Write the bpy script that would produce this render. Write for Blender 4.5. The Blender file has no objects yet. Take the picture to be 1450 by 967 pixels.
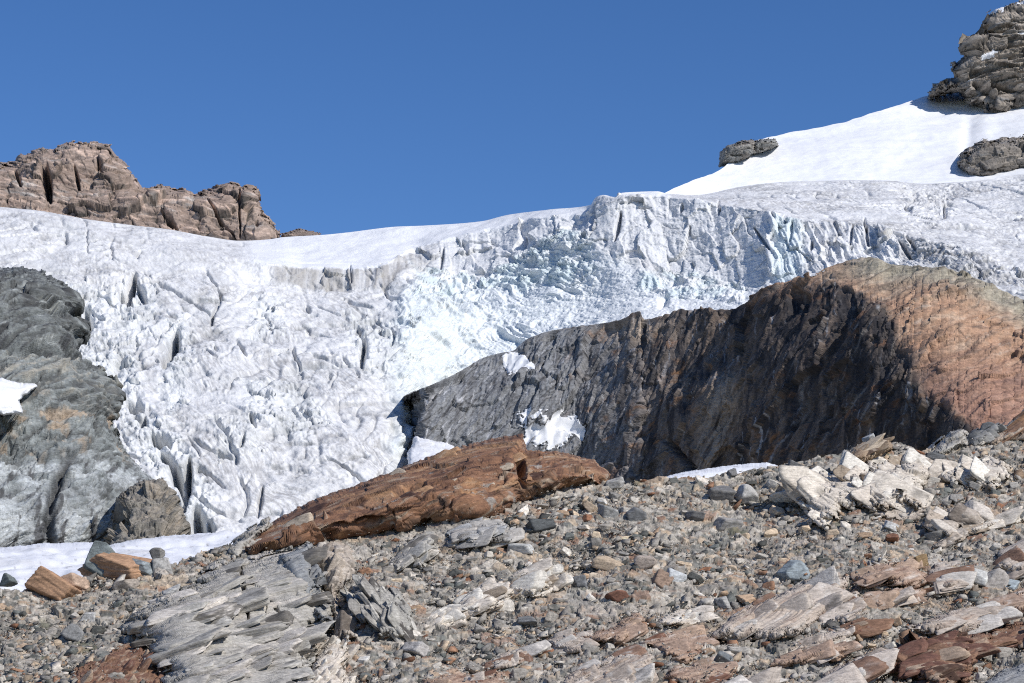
import bpy, math, random
import numpy as np
from mathutils import Matrix
F32 = np.float32
random.seed(7); RS = np.random.RandomState(7)
scene = bpy.context.scene
COL = scene.collection

# ------------------------------------------------------------------ camera geometry
FPX, CX, CY, HOR = 3270.0, 725.0, 483.5, 1100.0      # focal length and horizon row, in photo pixels
PITCH = math.atan((HOR - CY) / FPX)
EYE = 1.7
cs_, sn_ = math.cos(PITCH), math.sin(PITCH)

def unproject(px, py, Y):
    """real point seen at photo pixel (px, py) that stands Y metres away along the ground"""
    a = (px - CX) / FPX; b = (CY - py) / FPX
    dy = cs_ - b * sn_; dz = sn_ + b * cs_
    t = Y / dy
    return np.stack([a * t, Y + 0 * px, dz * t + EYE], -1).astype(F32)

# ------------------------------------------------------------------ noise
def _h(ix, iy, iz, seed):
    h = (ix.astype(np.uint32) * np.uint32(73856093)) ^ (iy.astype(np.uint32) * np.uint32(19349663)) ^ (iz.astype(np.uint32) * np.uint32(83492791)) ^ np.uint32((seed * 2654435761) & 0xffffffff)
    h ^= h >> np.uint32(15); h *= np.uint32(2246822519); h ^= h >> np.uint32(13); h *= np.uint32(3266489917); h ^= h >> np.uint32(16)
    return h

def perlin(p, seed=0):
    x, y, z = p[..., 0], p[..., 1], p[..., 2]
    fx, fy, fz = np.floor(x), np.floor(y), np.floor(z)
    ix, iy, iz = fx.astype(np.int32), fy.astype(np.int32), fz.astype(np.int32)
    x = x - fx; y = y - fy; z = z - fz
    u = x*x*x*(x*(x*6-15)+10); v = y*y*y*(y*(y*6-15)+10); w = z*z*z*(z*(z*6-15)+10)
    def g(dx, dy, dz):
        h = _h(ix+dx, iy+dy, iz+dz, seed)
        gx = (h & np.uint32(1023)).astype(F32) * F32(2/1023) - 1
        gy = ((h >> np.uint32(10)) & np.uint32(1023)).astype(F32) * F32(2/1023) - 1
        gz = ((h >> np.uint32(20)) & np.uint32(1023)).astype(F32) * F32(2/1023) - 1
        return gx*(x-dx) + gy*(y-dy) + gz*(z-dz)
    a = g(0,0,0); a = a + u*(g(1,0,0)-a)
    b = g(0,1,0); b = b + u*(g(1,1,0)-b)
    c = g(0,0,1); c = c + u*(g(1,0,1)-c)
    d = g(0,1,1); d = d + u*(g(1,1,1)-d)
    a = a + v*(b-a); c = c + v*(d-c)
    return (a + w*(c-a)) * F32(1.1)

def fbm(p, oct=4, seed=0, gain=.5, lac=2.03):
    s = 0; a = 1.0; t = 0; q = p.astype(F32)
    for i in range(oct):
        s = s + a*perlin(q, seed+i*17); t += a; a *= gain; q = q*F32(lac) + F32(3.7)
    return s/t*F32(1.5)

def ridged(p, oct=4, seed=0, gain=.5, lac=2.07):
    s = 0; a = 1.0; t = 0; q = p.astype(F32)
    for i in range(oct):
        n = 1 - np.abs(perlin(q, seed+i*31))*2.0
        s = s + a*n; t += a; a *= gain; q = q*F32(lac) + F32(9.1)
    return s/t                    # ~ -.2 .. 1

def worley(p, seed=0, box=False):
    """cells: (value of the cell 0..1, distance to the border, tilted facet value)"""
    f = np.floor(p).astype(np.int32)
    shp = p.shape[:-1]
    d1 = np.full(shp, 9, F32); d2 = np.full(shp, 9, F32)
    idv = np.zeros(shp, np.uint32)
    ox = np.zeros(shp, F32); oy = np.zeros(shp, F32); oz = np.zeros(shp, F32)
    for i in (-1, 0, 1):
        for j in (-1, 0, 1):
            for k in (-1, 0, 1):
                cx, cy, cz = f[..., 0]+i, f[..., 1]+j, f[..., 2]+k
                h = _h(cx, cy, cz, seed)
                ex = cx + (h & np.uint32(1023)).astype(F32)*F32(1/1023) - p[..., 0]
                ey = cy + ((h >> np.uint32(10)) & np.uint32(1023)).astype(F32)*F32(1/1023) - p[..., 1]
                ez = cz + ((h >> np.uint32(20)) & np.uint32(1023)).astype(F32)*F32(1/1023) - p[..., 2]
                if box:
                    ax, ay, az = np.abs(ex), np.abs(ey), np.abs(ez)
                    d = np.maximum(np.maximum(ax, ay), az) + F32(.18)*(ax+ay+az); d = d*d
                else: d = ex*ex + ey*ey + ez*ez
                m = d < d1
                d2 = np.where(m, d1, np.minimum(d2, d))
                d1 = np.where(m, d, d1)
                idv = np.where(m, h, idv)
                ox = np.where(m, ex, ox); oy = np.where(m, ey, oy); oz = np.where(m, ez, oz)
    h = _h(idv.astype(np.int32), (idv >> np.uint32(7)).astype(np.int32), (idv >> np.uint32(13)).astype(np.int32), seed+5)
    val = (h & np.uint32(4095)).astype(F32)*F32(1/4095)
    gx = ((h >> np.uint32(12)) & np.uint32(255)).astype(F32)*F32(2/255)-1
    gy = ((h >> np.uint32(20)) & np.uint32(255)).astype(F32)*F32(2/255)-1
    gz = ((h >> np.uint32(4)) & np.uint32(255)).astype(F32)*F32(2/255)-1
    return val, np.sqrt(d2)-np.sqrt(d1), gx*ox+gy*oy+gz*oz

def rotxz(p, deg, deg2=0.0):
    """coordinates turned about the view-ward axis by deg (and about the vertical by deg2): strata frame"""
    a = math.radians(deg); b = math.radians(deg2)
    x = p[..., 0]*math.cos(b) + p[..., 1]*math.sin(b); y = -p[..., 0]*math.sin(b) + p[..., 1]*math.cos(b)
    z = p[..., 2]
    return np.stack([x*math.cos(a)+z*math.sin(a), y, -x*math.sin(a)+z*math.cos(a)], -1).astype(F32)

def sc3(p, sx, sy, sz):
    return (p / np.array([sx, sy, sz], F32)).astype(F32)

def ss(a, b, x):
    t = np.clip((x-a)/(b-a), 0, 1); return t*t*(3-2*t)

def mix(a, b, t):
    t = np.asarray(t)[..., None]
    return np.asarray(a, F32)*(1-t) + np.asarray(b, F32)*t

# ------------------------------------------------------------------ curves / polygons
def pchip(pts, x, k=1):
    pts = sorted(pts, key=lambda q: q[0])
    X = np.array([q[0] for q in pts], float); Y = np.array([q[k] for q in pts], float)
    h = np.diff(X); d = np.diff(Y)/h
    m = np.zeros_like(X)
    for i in range(1, len(X)-1):
        if d[i-1]*d[i] > 0:
            w1 = 2*h[i]+h[i-1]; w2 = h[i]+2*h[i-1]
            m[i] = (w1+w2)/(w1/d[i-1]+w2/d[i])
    m[0] = d[0]; m[-1] = d[-1]
    i = np.clip(np.searchsorted(X, x)-1, 0, len(X)-2)
    t = np.clip((x-X[i])/h[i], 0, 1)
    t2 = t*t; t3 = t2*t
    return (2*t3-3*t2+1)*Y[i]+(t3-2*t2+t)*h[i]*m[i]+(-2*t3+3*t2)*Y[i+1]+(t3-t2)*h[i]*m[i+1]

def lin(pts, x, k=1):
    return np.interp(x, [q[0] for q in pts], [q[k] for q in pts])

def sdf(poly, px, py):
    """signed distance in photo pixels, positive inside"""
    P = np.array(poly, float); n = len(P)
    d = np.full(px.shape, 1e9); ins = np.zeros(px.shape, bool)
    for i in range(n):
        x0, y0 = P[i]; x1, y1 = P[(i+1) % n]
        ex, ey = x1-x0, y1-y0
        t = np.clip(((px-x0)*ex+(py-y0)*ey)/(ex*ex+ey*ey+1e-9), 0, 1)
        d = np.minimum(d, (px-x0-t*ex)**2+(py-y0-t*ey)**2)
        if y0 != y1:
            c = ((y0 > py) != (y1 > py)) & (px < (x1-x0)*(py-y0)/(y1-y0)+x0)
            ins ^= c
    d = np.sqrt(d)
    return np.where(ins, d, -d)

def blur(a, s, axis):
    r = int(3*s)+1; k = np.exp(-.5*(np.arange(-r, r+1)/s)**2); k /= k.sum()
    p = [(0, 0)]*a.ndim; p[axis] = (r, r)
    b = np.pad(a, p, mode='edge'); out = 0
    for i, w in enumerate(k):
        sl = [slice(None)]*a.ndim; sl[axis] = slice(i, i+a.shape[axis]); out = out + w*b[tuple(sl)]
    return out

# ------------------------------------------------------------------ mesh building
def link(name, me, mat=None, parent=None):
    o = bpy.data.objects.new(name, me); COL.objects.link(o)
    if mat is not None: me.materials.append(mat)
    if parent is not None: o.parent = parent
    return o

def raw_mesh(name, V, Fc, attrs=None, smooth=False):
    me = bpy.data.meshes.new(name)
    V = np.ascontiguousarray(V, F32); Fc = np.ascontiguousarray(Fc, np.int32)
    k = Fc.shape[1]
    me.vertices.add(len(V)); me.vertices.foreach_set('co', V.ravel())
    me.loops.add(Fc.size); me.loops.foreach_set('vertex_index', Fc.ravel())
    me.polygons.add(len(Fc)); me.polygons.foreach_set('loop_start', np.arange(0, Fc.size, k, dtype=np.int32))
    if smooth: me.polygons.foreach_set('use_smooth', np.ones(len(Fc), bool))
    for nm, a in (attrs or {}).items():
        if a.ndim == 2:
            at = me.attributes.new(nm, 'FLOAT_COLOR', 'POINT')
            c = np.ones((len(V), 4), F32); c[:, :3] = a; at.data.foreach_set('color', c.ravel())
        else:
            at = me.attributes.new(nm, 'FLOAT', 'POINT'); at.data.foreach_set('value', np.ascontiguousarray(a, F32))
    me.update(calc_edges=True); me.validate(clean_customdata=False)
    return me

def grid_mesh(name, P, attrs, valid=None, cellsel=None, smooth=False):
    ny, nx = P.shape[:2]
    idx = np.arange(ny*nx).reshape(ny, nx)
    a, b, c, d = idx[:-1, :-1], idx[1:, :-1], idx[1:, 1:], idx[:-1, 1:]
    ok = np.ones(a.shape, bool)
    if valid is not None: ok &= valid[:-1, :-1] & valid[1:, :-1] & valid[1:, 1:] & valid[:-1, 1:]
    if cellsel is not None: ok &= cellsel[:-1, :-1]
    Q = np.stack([a[ok], b[ok], c[ok], d[ok]], -1)
    used = np.zeros(ny*nx, bool); used[Q.ravel()] = True
    re = np.cumsum(used)-1
    A = {}
    for k, v in attrs.items():
        A[k] = v.reshape(ny*nx, -1)[used] if v.ndim == 3 else v.reshape(-1)[used]
    return raw_mesh(name, P.reshape(-1, 3)[used], re[Q], A, smooth)

def grid_tris(P, C, valid):
    ny, nx = P.shape[:2]; idx = np.arange(ny*nx).reshape(ny, nx)
    a, b, c, d = idx[:-1, :-1], idx[1:, :-1], idx[1:, 1:], idx[:-1, 1:]
    ok = valid[:-1, :-1] & valid[1:, :-1] & valid[1:, 1:] & valid[:-1, 1:]
    T = np.concatenate([np.stack([a[ok], b[ok], c[ok]], -1), np.stack([a[ok], c[ok], d[ok]], -1)])
    used = np.zeros(ny*nx, bool); used[T.ravel()] = True; re = np.cumsum(used)-1
    return P.reshape(-1, 3)[used], re[T], C.reshape(-1, 3)[used]

def join_tris(L):
    V, T, C, off = [], [], [], 0
    for v, t, c in L:
        V.append(v); T.append(t+off); C.append(c); off += len(v)
    return np.concatenate(V), np.concatenate(T), np.concatenate(C)

def ico(sub):
    import bmesh
    bm = bmesh.new(); bmesh.ops.create_icosphere(bm, subdivisions=sub, radius=1)
    V = np.array([v.co[:] for v in bm.verts], F32); Fc = np.array([[v.index for v in f.verts] for f in bm.faces], np.int32); bm.free()
    return V/np.linalg.norm(V, axis=1, keepdims=True), Fc
ICO = {k: ico(k) for k in (1, 2, 3, 4, 5)}

def shard(seed, n=11):
    import bmesh
    R = np.random.RandomState(seed); p = R.uniform(-1, 1, (n, 3)); p /= np.max(np.abs(p), axis=1, keepdims=True); p *= R.uniform(.75, 1, (n, 1))
    bm = bmesh.new(); [bm.verts.new(q) for q in p]
    r = bmesh.ops.convex_hull(bm, input=bm.verts); bmesh.ops.delete(bm, geom=[v for v in bm.verts if not v.link_faces], context='VERTS')
    bmesh.ops.triangulate(bm, faces=bm.faces); bm.normal_update(); bm.verts.index_update()
    V = np.array([v.co[:] for v in bm.verts], F32); Fc = np.array([[v.index for v in f.verts] for f in bm.faces], np.int32); bm.free()
    return V, Fc

def rock_shape(seed, sub, asp, npl=10, rough=.03, lay=0.0, lo=.62):
    """an angular stone: a solid cut by random planes, then squashed; coordinates within about +-1"""
    R = np.random.RandomState(seed); D, Fc = ICO[sub]
    n = R.normal(size=(npl, 3)); n[:6] = [[1,0,0],[-1,0,0],[0,1,0],[0,-1,0],[0,0,1],[0,0,-1]]; n[:6] += R.normal(size=(6, 3))*.2
    n /= np.linalg.norm(n, axis=1, keepdims=True)
    h = R.uniform(lo, .98, npl); h[6:] = R.uniform(.68, .98, npl-6)
    dot = D@n.T.astype(F32); r = np.min(np.where(dot > .05, h/np.maximum(dot, .05), 9), axis=1)
    r = np.minimum(r, 1.5)
    V = D*r[:, None]
    if rough > 0:
        V = V*(1+(fbm(D*2.2+F32(seed % 97), 4, seed % 1000)*rough*1.6+ridged(D*5+F32(seed % 89), 3, seed % 991)*rough*.6))[:, None]
    if lay > 0:
        q = V[:, 2]*7+perlin(V*1.5+F32(seed % 53), 9)*.8
        V[:, :2] *= (1+lay*((_h(np.floor(q).astype(np.int32), 0*q.astype(np.int32), 0*q.astype(np.int32), seed) & np.uint32(255)).astype(F32)/255-.5))[:, None]
    return (V*np.array(asp, F32)).astype(F32), Fc

def grid_normals(P):
    dx = np.gradient(P, axis=1); dy = np.gradient(P, axis=0)
    n = np.cross(dy, dx); n /= np.linalg.norm(n, axis=-1, keepdims=True)+1e-9
    return n.astype(F32)

def tag(o, label=None, cat=None, group=None, kind=None):
    if label: o['label'] = label
    if cat: o['category'] = cat
    if group: o['group'] = group
    if kind: o['kind'] = kind
    return o

# ------------------------------------------------------------------ materials
def new_mat(name):
    m = bpy.data.materials.new(name); m.use_nodes = True
    nt = m.node_tree; nt.nodes.clear()
    return m, nt, nt.nodes.new

def rock_mat(name, scale=1.0, contrast=.5, bump=.3, bscale=6.0, rough=.85, angle=0.0, stretch=5.0, spec=.25):
    """vertex tint x layered noise, layers turned by 'angle'; small-scale bump"""
    m, nt, N = new_mat(name); L = nt.links.new
    out = N('ShaderNodeOutputMaterial'); bs = N('ShaderNodeBsdfPrincipled'); L(bs.outputs[0], out.inputs[0])
    at = N('ShaderNodeAttribute'); at.attribute_name = 'Col'
    tc = N('ShaderNodeNewGeometry')
    mp = N('ShaderNodeMapping'); mp.inputs['Rotation'].default_value = (0, math.radians(angle), 0)
    mp.inputs['Scale'].default_value = (1, 1, stretch); L(tc.outputs['Position'], mp.inputs['Vector'])
    n1 = N('ShaderNodeTexNoise'); n1.inputs['Scale'].default_value = 1.0*scale; n1.inputs['Detail'].default_value = 9; n1.inputs['Roughness'].default_value = .68
    L(mp.outputs[0], n1.inputs['Vector'])
    n2 = N('ShaderNodeTexNoise'); n2.inputs['Scale'].default_value = 2.7*scale; n2.inputs['Detail'].default_value = 8; n2.inputs['Roughness'].default_value = .7
    L(tc.outputs['Position'], n2.inputs['Vector'])
    r1 = N('ShaderNodeMapRange'); r1.inputs[1].default_value = .3; r1.inputs[2].default_value = .7; r1.inputs[3].default_value = 1-contrast; r1.inputs[4].default_value = 1+contrast
    L(n1.outputs[0], r1.inputs[0])
    r2 = N('ShaderNodeMapRange'); r2.inputs[1].default_value = .3; r2.inputs[2].default_value = .7; r2.inputs[3].default_value = 1-contrast*.7; r2.inputs[4].default_value = 1+contrast*.7
    L(n2.outputs[0], r2.inputs[0])
    mu = N('ShaderNodeMath'); mu.operation = 'MULTIPLY'; L(r1.outputs[0], mu.inputs[0]); L(r2.outputs[0], mu.inputs[1])
    vm = N('ShaderNodeVectorMath'); vm.operation = 'SCALE'; L(at.outputs['Color'], vm.inputs[0]); L(mu.outputs[0], vm.inputs['Scale'])
    L(vm.outputs[0], bs.inputs['Base Color'])
    bs.inputs['Roughness'].default_value = rough; bs.inputs['Specular IOR Level'].default_value = spec
    if bump > 0:
        n3 = N('ShaderNodeTexNoise'); n3.inputs['Scale'].default_value = bscale; n3.inputs['Detail'].default_value = 6; n3.inputs['Roughness'].default_value = .65
        L(mp.outputs[0], n3.inputs['Vector'])
        bp = N('ShaderNodeBump'); bp.inputs['Strength'].default_value = bump; bp.inputs['Distance'].default_value = 1.0/bscale
        L(n3.outputs[0], bp.inputs['Height']); L(bp.outputs[0], bs.inputs['Normal'])
    return m

def ice_mat(name, scale=1.0, contrast=.08, bump=.25, bscale=1.5, rough=.5, spec=.3, coat=0.0):
    m = rock_mat(name, scale, contrast, bump, bscale, rough, 0, 1.0, spec)
    return m
# ------------------------------------------------------------------ camera, light, sky
cam = bpy.data.cameras.new('camera'); cam.sensor_width = 36; cam.lens = 36*FPX/1450.0
cam.clip_start = .1; cam.clip_end = 20000
cam_o = bpy.data.objects.new('camera', cam); COL.objects.link(cam_o)
cam_o.location = (0, 0, EYE); cam_o.rotation_euler = (math.pi/2+PITCH, 0, 0)
scene.camera = cam_o
SUN = np.array([.60, -.50, .64]); SUN = SUN/np.linalg.norm(SUN)
sl = bpy.data.lights.new('sun', 'SUN'); sl.energy = 4.3; sl.angle = math.radians(.5); sl.color = (1, .965, .91)
so = bpy.data.objects.new('sun', sl); COL.objects.link(so)
from mathutils import Vector
so.rotation_euler = Vector(SUN).to_track_quat('Z', 'Y').to_euler()
w = bpy.data.worlds.new('World'); scene.world = w; w.use_nodes = True
nt = w.node_tree; nt.nodes.clear()
wo = nt.nodes.new('ShaderNodeOutputWorld'); bg = nt.nodes.new('ShaderNodeBackground'); sk = nt.nodes.new('ShaderNodeTexSky')
sk.sky_type = 'NISHITA'; sk.sun_disc = False
sk.sun_elevation = math.asin(SUN[2]); sk.sun_rotation = math.atan2(SUN[0], SUN[1])
sk.altitude = 2600; sk.air_density = 1.0; sk.dust_density = 0; sk.ozone_density = 3
bg.inputs[1].default_value = .115
hs = nt.nodes.new('ShaderNodeHueSaturation'); hs.inputs['Saturation'].default_value = 1.22; hs.inputs['Hue'].default_value = .508; hs.inputs['Value'].default_value = 1.03
nt.links.new(sk.outputs[0], hs.inputs['Color']); nt.links.new(hs.outputs[0], bg.inputs[0]); nt.links.new(bg.outputs[0], wo.inputs[0])
vs = scene.view_settings; vs.view_transform = 'Standard'; vs.look = 'None'; vs.exposure = 0; vs.gamma = 1
scene.cycles.max_bounces = 6; scene.cycles.diffuse_bounces = 3
scene.render.filter_size = 1.15 if hasattr(scene.render, 'filter_size') else 1.5
scene.cycles.pixel_filter_type = 'BLACKMAN_HARRIS'; scene.cycles.filter_width = 1.1
scene.cycles.use_denoising = False
# ------------------------------------------------------------------ glacier
def crack(p, seed, w):
    n = perlin(p, seed); return np.exp(-(n/w)**2)

def warp(p, amp, scale, seed):
    q = p/F32(scale)
    return p + np.stack([perlin(q, seed), perlin(q+F32(31.7), seed+1), perlin(q+F32(77.1), seed+2)], -1)*F32(amp)

G_S = [(-100,288,810),(0,293,810),(60,299,810),(120,310,810),(180,318,812),(240,325,818),(290,334,825),(340,341,832),(380,339,836),(400,336,838),(450,333,840),(500,328,842),(560,321,842),(600,319.5,840),(680,313.5,830),(720,304,822),(780,296.5,800),(836,290,780),(842,281,772),(847,277.5,768),(855,276,766),(870,279,763),(880,273,762),(900,271.5,762),(930,271,764),(945,274,772),(985,276,790),(1050,264,812),(1120,257,820),(1200,255,818),(1260,256,815),(1310,260,815),(1380,256,815),(1450,246,820),(1560,238,820)]
G_L = [(-100,300,795),(0,306,790),(120,330,780),(200,348,775),(300,362,772),(370,371,768),(400,374,770),(430,380,772),(490,381,774),(540,376,776),(570,360,795),(600,347,806),(660,333,806),(720,318,801),(780,307,784),(836,299,772),(842,284,766),(880,277,758),(935,277,756),(985,283,748),(1040,291,738),(1085,297,728),(1130,307,720),(1200,313,716),(1260,325,704),(1310,340,688),(1380,360,668),(1450,380,655),(1560,395,640)]
G_F = [(-100,385,735),(0,388,735),(100,400,735),(200,410,737),(300,406,745),(370,402,760),(430,409,764),(500,412,766),(545,409,766),(575,388,776),(600,390,782),(660,393,786),(700,386,782),(760,373,770),(800,347,763),(836,340,755),(850,350,748),(900,366,741),(950,386,735),(1000,401,727),(1050,410,718),(1085,402,708),(1130,387,702),(1200,362,700),(1260,368,690),(1310,372,674),(1380,392,650),(1450,412,636),(1560,430,620)]
G_M = [(-100,500,692),(200,500,692),(300,500,695),(400,500,700),(500,490,708),(540,486,714),(575,470,724),(610,455,737),(650,450,749),(700,440,756),(800,422,749),(900,421,728),(1000,427,713),(1085,422,697),(1200,395,684),(1300,410,645),(1450,440,618),(1560,460,600)]
G_B = [(-100,620,642),(300,620,642),(400,620,645),(500,620,648),(560,622,655),(580,620,670),(605,590,697),(640,560,714),(700,548,720),(800,522,710),(900,500,690),(1000,480,680),(1100,470,660),(1300,470,620),(1450,500,590),(1560,510,580)]
G_E = [(-100,790,590),(300,780,595),(400,780,597),(560,780,602),(600,760,640),(640,720,680),(1000,620,645),(1560,620,540)]
G_LIM = [(-100,785),(560,785),(600,690),(640,610),(700,550),(800,505),(900,485),(1030,475),(1085,445),(1205,402),(1300,412),(1450,455),(1560,480)]

def build_glacier():
    nx, ny = 1500, 480
    x = np.linspace(-100, 1560, nx)
    K = [(blur(pchip(c, x), 2.0, 0), blur(pchip(c, x, 2), 4.0, 0)) for c in (G_L, G_F, G_M, G_B, G_E)]
    top = pchip(G_S, x); K.insert(0, (top, blur(pchip(G_S, x, 2), 3.0, 0)))
    lim = pchip(G_LIM, x)
    v = np.linspace(0, 1, ny)[:, None]
    # small outline roughness of the snow edge
    py = top + (lim-top)*v
    px = np.broadcast_to(x, py.shape).copy()
    Y = np.zeros_like(py)
    for i in range(len(K)-1):
        a, b = K[i], K[i+1]
        t = np.clip((py-a[0])/np.maximum(b[0]-a[0], .5), 0, 1)
        if i == 0: Y = a[1]+(b[1]-a[1])*t
        else: Y = np.where(py > a[0], a[1]+(b[1]-a[1])*t, Y)
    Y = blur(Y, 2.2, 0)
    Sy, Ly, Fy, My = K[0][0], K[1][0], K[2][0], K[3][0]
    P0 = unproject(px, py, Y)
    N = grid_normals(P0)
    p = P0
    pw = warp(p, 5, 22, 11); pw = warp(pw, 1.2, 5, 15)
    nz = perlin(p/F32(14), 3)*10+perlin(p/F32(4), 4)*3          # ragged region edges, px
    # ---- regions
    wall = ss(355, 385, px+nz)*ss(-2, 3, py-Ly+nz*.25)*ss(-3, 5, Fy-py+nz)
    apron = ss(-8, 14, sdf([(560,440),(575,405),(620,392),(690,392),(720,375),(760,345),(790,318),(835,335),(860,360),(930,385),(1000,402),(1085,410),(1090,480),(560,640),(575,540)], px, py)+nz)
    fall = ss(-10, 15, np.minimum(592-px+(py-430)*.05, py-Fy)+nz)*(1-apron)
    upper = ss(960, 1010, px+nz)*ss(3, -2, py-Ly+nz*.4)
    upper = np.maximum(upper, ss(1220, 1300, px+nz))
    cap = ss(330, 380, px+nz)*ss(955, 935, px)*ss(4, -1, py-Ly+nz*.3)
    left = 1-np.clip(wall+apron+fall+upper+cap, 0, 1)            # upper left firn
    col_right = ss(1075, 1100, px+nz)*ss(1330, 1270, px)*ss(0, 6, py-Ly)*ss(0, 20, 420-py)
    broken = np.zeros_like(px)
    for poly in ([(95,395),(150,385),(215,385),(222,450),(190,500),(200,580),(160,590),(120,520),(100,450)],
                 [(170,560),(240,600),(275,650),(300,700),(300,775),(255,775),(240,700),(200,660),(170,620)],
                 [(236,455),(268,455),(270,500),(262,570),(232,600)], [(495,440),(545,450),(580,500),(575,560),(520,540),(490,480)],
                 [(305,600),(365,590),(370,640),(310,650)], [(350,540),(420,540),(470,600),(420,620),(350,590)],
                 [(1275,268),(1345,265),(1350,310),(1290,320)], [(360,420),(400,420),(400,470),(355,480)]):
        broken = np.maximum(broken, ss(-14, 10, sdf(poly, px, py)+nz))
    debris = ss(-10, 10, sdf([(585,375),(640,385),(680,400),(700,375),(770,345),(790,318),(835,335),(845,380),(830,405),(760,410),(690,410),(640,420),(590,420)], px, py)+nz)
    debris = np.maximum(debris, ss(-8, 8, sdf([(905,385),(960,380),(1050,400),(1050,430),(960,420),(900,410)], px, py)+nz))
    # ---- relief, metres
    big = fbm(p/F32(24), 4, 1)
    rough = ridged(pw/F32(7), 5, 5, .55)-.45
    fine = ridged(pw/F32(1.7), 3, 8)-.4
    fl = rotxz(pw, -14)
    flute = ridged(sc3(fl, 3.6, 30, 26), 4, 21)-.4
    patch = ss(-.15, .35, fbm(p/F32(35), 3, 25))
    tc = crack(sc3(rotxz(pw, 6), 26, 26, 6.5), 31, .08)*patch
    lc = crack(sc3(rotxz(pw, -22), 7, 30, 26), 33, .07)*ss(.1, .5, fbm(p/F32(28), 3, 27)+.15)
    bv, be, bt = worley(sc3(rotxz(warp(pw, 2, 8, 82), 15), 6.0, 7, 5.0), 41, True)
    cv, ce, ct = worley(sc3(rotxz(warp(p, 1.5, 4, 81), 20), 2.0, 2.4, 1.5), 43, True)
    # short dark gashes in several directions
    def gash(deg, along, across, seed, w=.2, lo=.12):
        q = rotxz(warp(p, 1.2, 5, seed+3), deg)
        return crack(sc3(q, along, along, across), seed, w)*ss(lo, lo+.25, fbm(sc3(q, along*.55, along*.55, across*1.6), 3, seed+1))
    G = np.clip(gash(-58, 7, 1.6, 120)+gash(-30, 8, 2.2, 124)+gash(8, 8, 1.5, 128)*.8+gash(68, 6, 1.8, 132)*.8, 0, 1)
    g2s = np.clip(gash(-50, 3.6, .9, 136, .26)+gash(15, 3.6, .8, 140, .26)+gash(75, 3, .9, 144, .26), 0, 1)
    seam = np.clip(gash(-62, 20, 5.5, 148, .09, .0)+gash(20, 18, 6, 152, .08, .08), 0, 1)
    d = big*1.8
    fs = rotxz(warp(p, 6, 18, 111), -52)
    streak = ridged(sc3(fs, 13, 13, 2.6), 5, 112, .6)-.42
    fstr = ridged(sc3(fs, 4.0, 4, .75), 3, 113)-.4
    ro = ss(-.25, .45, fbm(p/F32(30), 3, 115))
    act = ss(-.35, .35, fbm(p/F32(20), 3, 119))*.8+.2
    crev = G*1.3+g2s*.45+seam*1.5
    jag = (bv-.5)*1.5+bt*1.3+(cv-.5)*.55+ct*.55
    thr = ss(.0, .5, fbm(p/F32(16), 3, 121))
    fold = ridged(sc3(rotxz(warp(p, 9, 32, 161), -55), 46, 30, 12), 3, 162)-.4
    d += fall*(rough*.16*(.2+ro*1.4)+fine*.09+streak*.36+fstr*.20+fold*1.7+flute*.15-G*.4*act-g2s*.16*act-seam*1.5*act-tc*1.6-lc*1.3+jag*thr*.12)
    # parallel curved crevasse sets
    def cset(deg, gap, seed, w, lo):
        q = rotxz(warp(warp(p, 1.0, 5, seed), 9, 34, seed+3), deg)[..., 2]/gap
        iq = np.floor(q); vary = (_h(iq.astype(np.int32), np.floor(p[..., 0]/23).astype(np.int32), 0*iq.astype(np.int32), seed) & np.uint32(255)).astype(F32)/255
        return np.exp(-((q-iq-.5)/(w/gap*(.4+vary)))**2)*ss(lo, lo+.22, fbm(p/F32(24), 3, seed+7))*ss(.25, .45, vary)
    CR = np.clip(cset(10, 6.5, 181, .42, .02)+cset(-32, 8, 191, .40, .10)+cset(-68, 9, 201, .45, .06), 0, 1)
    d -= (fall+left*.7+upper*.5)*CR*2.4
    d += broken*.75*((bv-.5)*1.5+bt*1.2+(cv-.5)*.25+ct*.3+rough*1.1-np.exp(-be/.05)*.5-crev*.4)
    d += left*(rough*.28*(.2+ro*1.2)+fine*.11+streak*.30+fstr*.18+flute*.3+fold*1.0-tc*1.0-crev*.3*act+jag*.08*thr)
    # banded ice wall: tilted layers, upright joints, big blocks
    st = rotxz(warp(p, 1.0, 12, 55), 9)
    lay = perlin(sc3(st, 55, 55, 1.5), 51)+.6*perlin(sc3(st, 30, 30, .7), 52)
    joint = ridged(sc3(rotxz(p, 3), 2.6, 30, 28), 3, 53)-.4
    wv, we, wt = worley(sc3(rotxz(warp(p, 3, 10, 57), 4), 7, 14, 15), 58, True)
    wedge = np.exp(-we/.03)*ss(-.1, .3, fbm(p/F32(12), 2, 59))
    wl = .45+.55*ss(520, 620, px)
    d += wall*(((wv-.5)*2.4+wt*2.0-wedge*.7)*wl+lay*.32+joint*.5+fine*.14+rough*.55*ss(-.2, .3, fbm(p/F32(13), 3, 122))*2-g2s*.2-seam*.6)
    # broken fan: curved ridges of fallen ice
    rr = np.sqrt((px-800)**2+((py-270)*1.25)**2)+fbm(p/F32(20), 3, 60)*28; an = np.arctan2(py-270, px-800)
    cu = np.stack([rr/20+perlin(p/F32(9), 61)*.5, an*4.0+perlin(p/F32(20), 62)*.8, p[..., 2]/60], -1).astype(F32)
    arc = ridged(cu, 4, 63, .55)-.42
    lefta = ss(900, 760, px)
    amp = ss(-.4, .3, fbm(p/F32(18), 3, 64))
    d += apron*(arc*(3.4*lefta+.7)*(.4+.6*amp)*(1+.5*ss(700, 620, px))+rough*1.0+fine*.3+jag*.22-g2s*.2)
    d += debris*(jag*.7+rough*2.4)
    mid_gap = np.clip(1-np.maximum.reduce([wall, apron, fall, upper, cap, left]), 0, 1)
    d += mid_gap*(rough*1.0+fine*.3+jag*.2)
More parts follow.
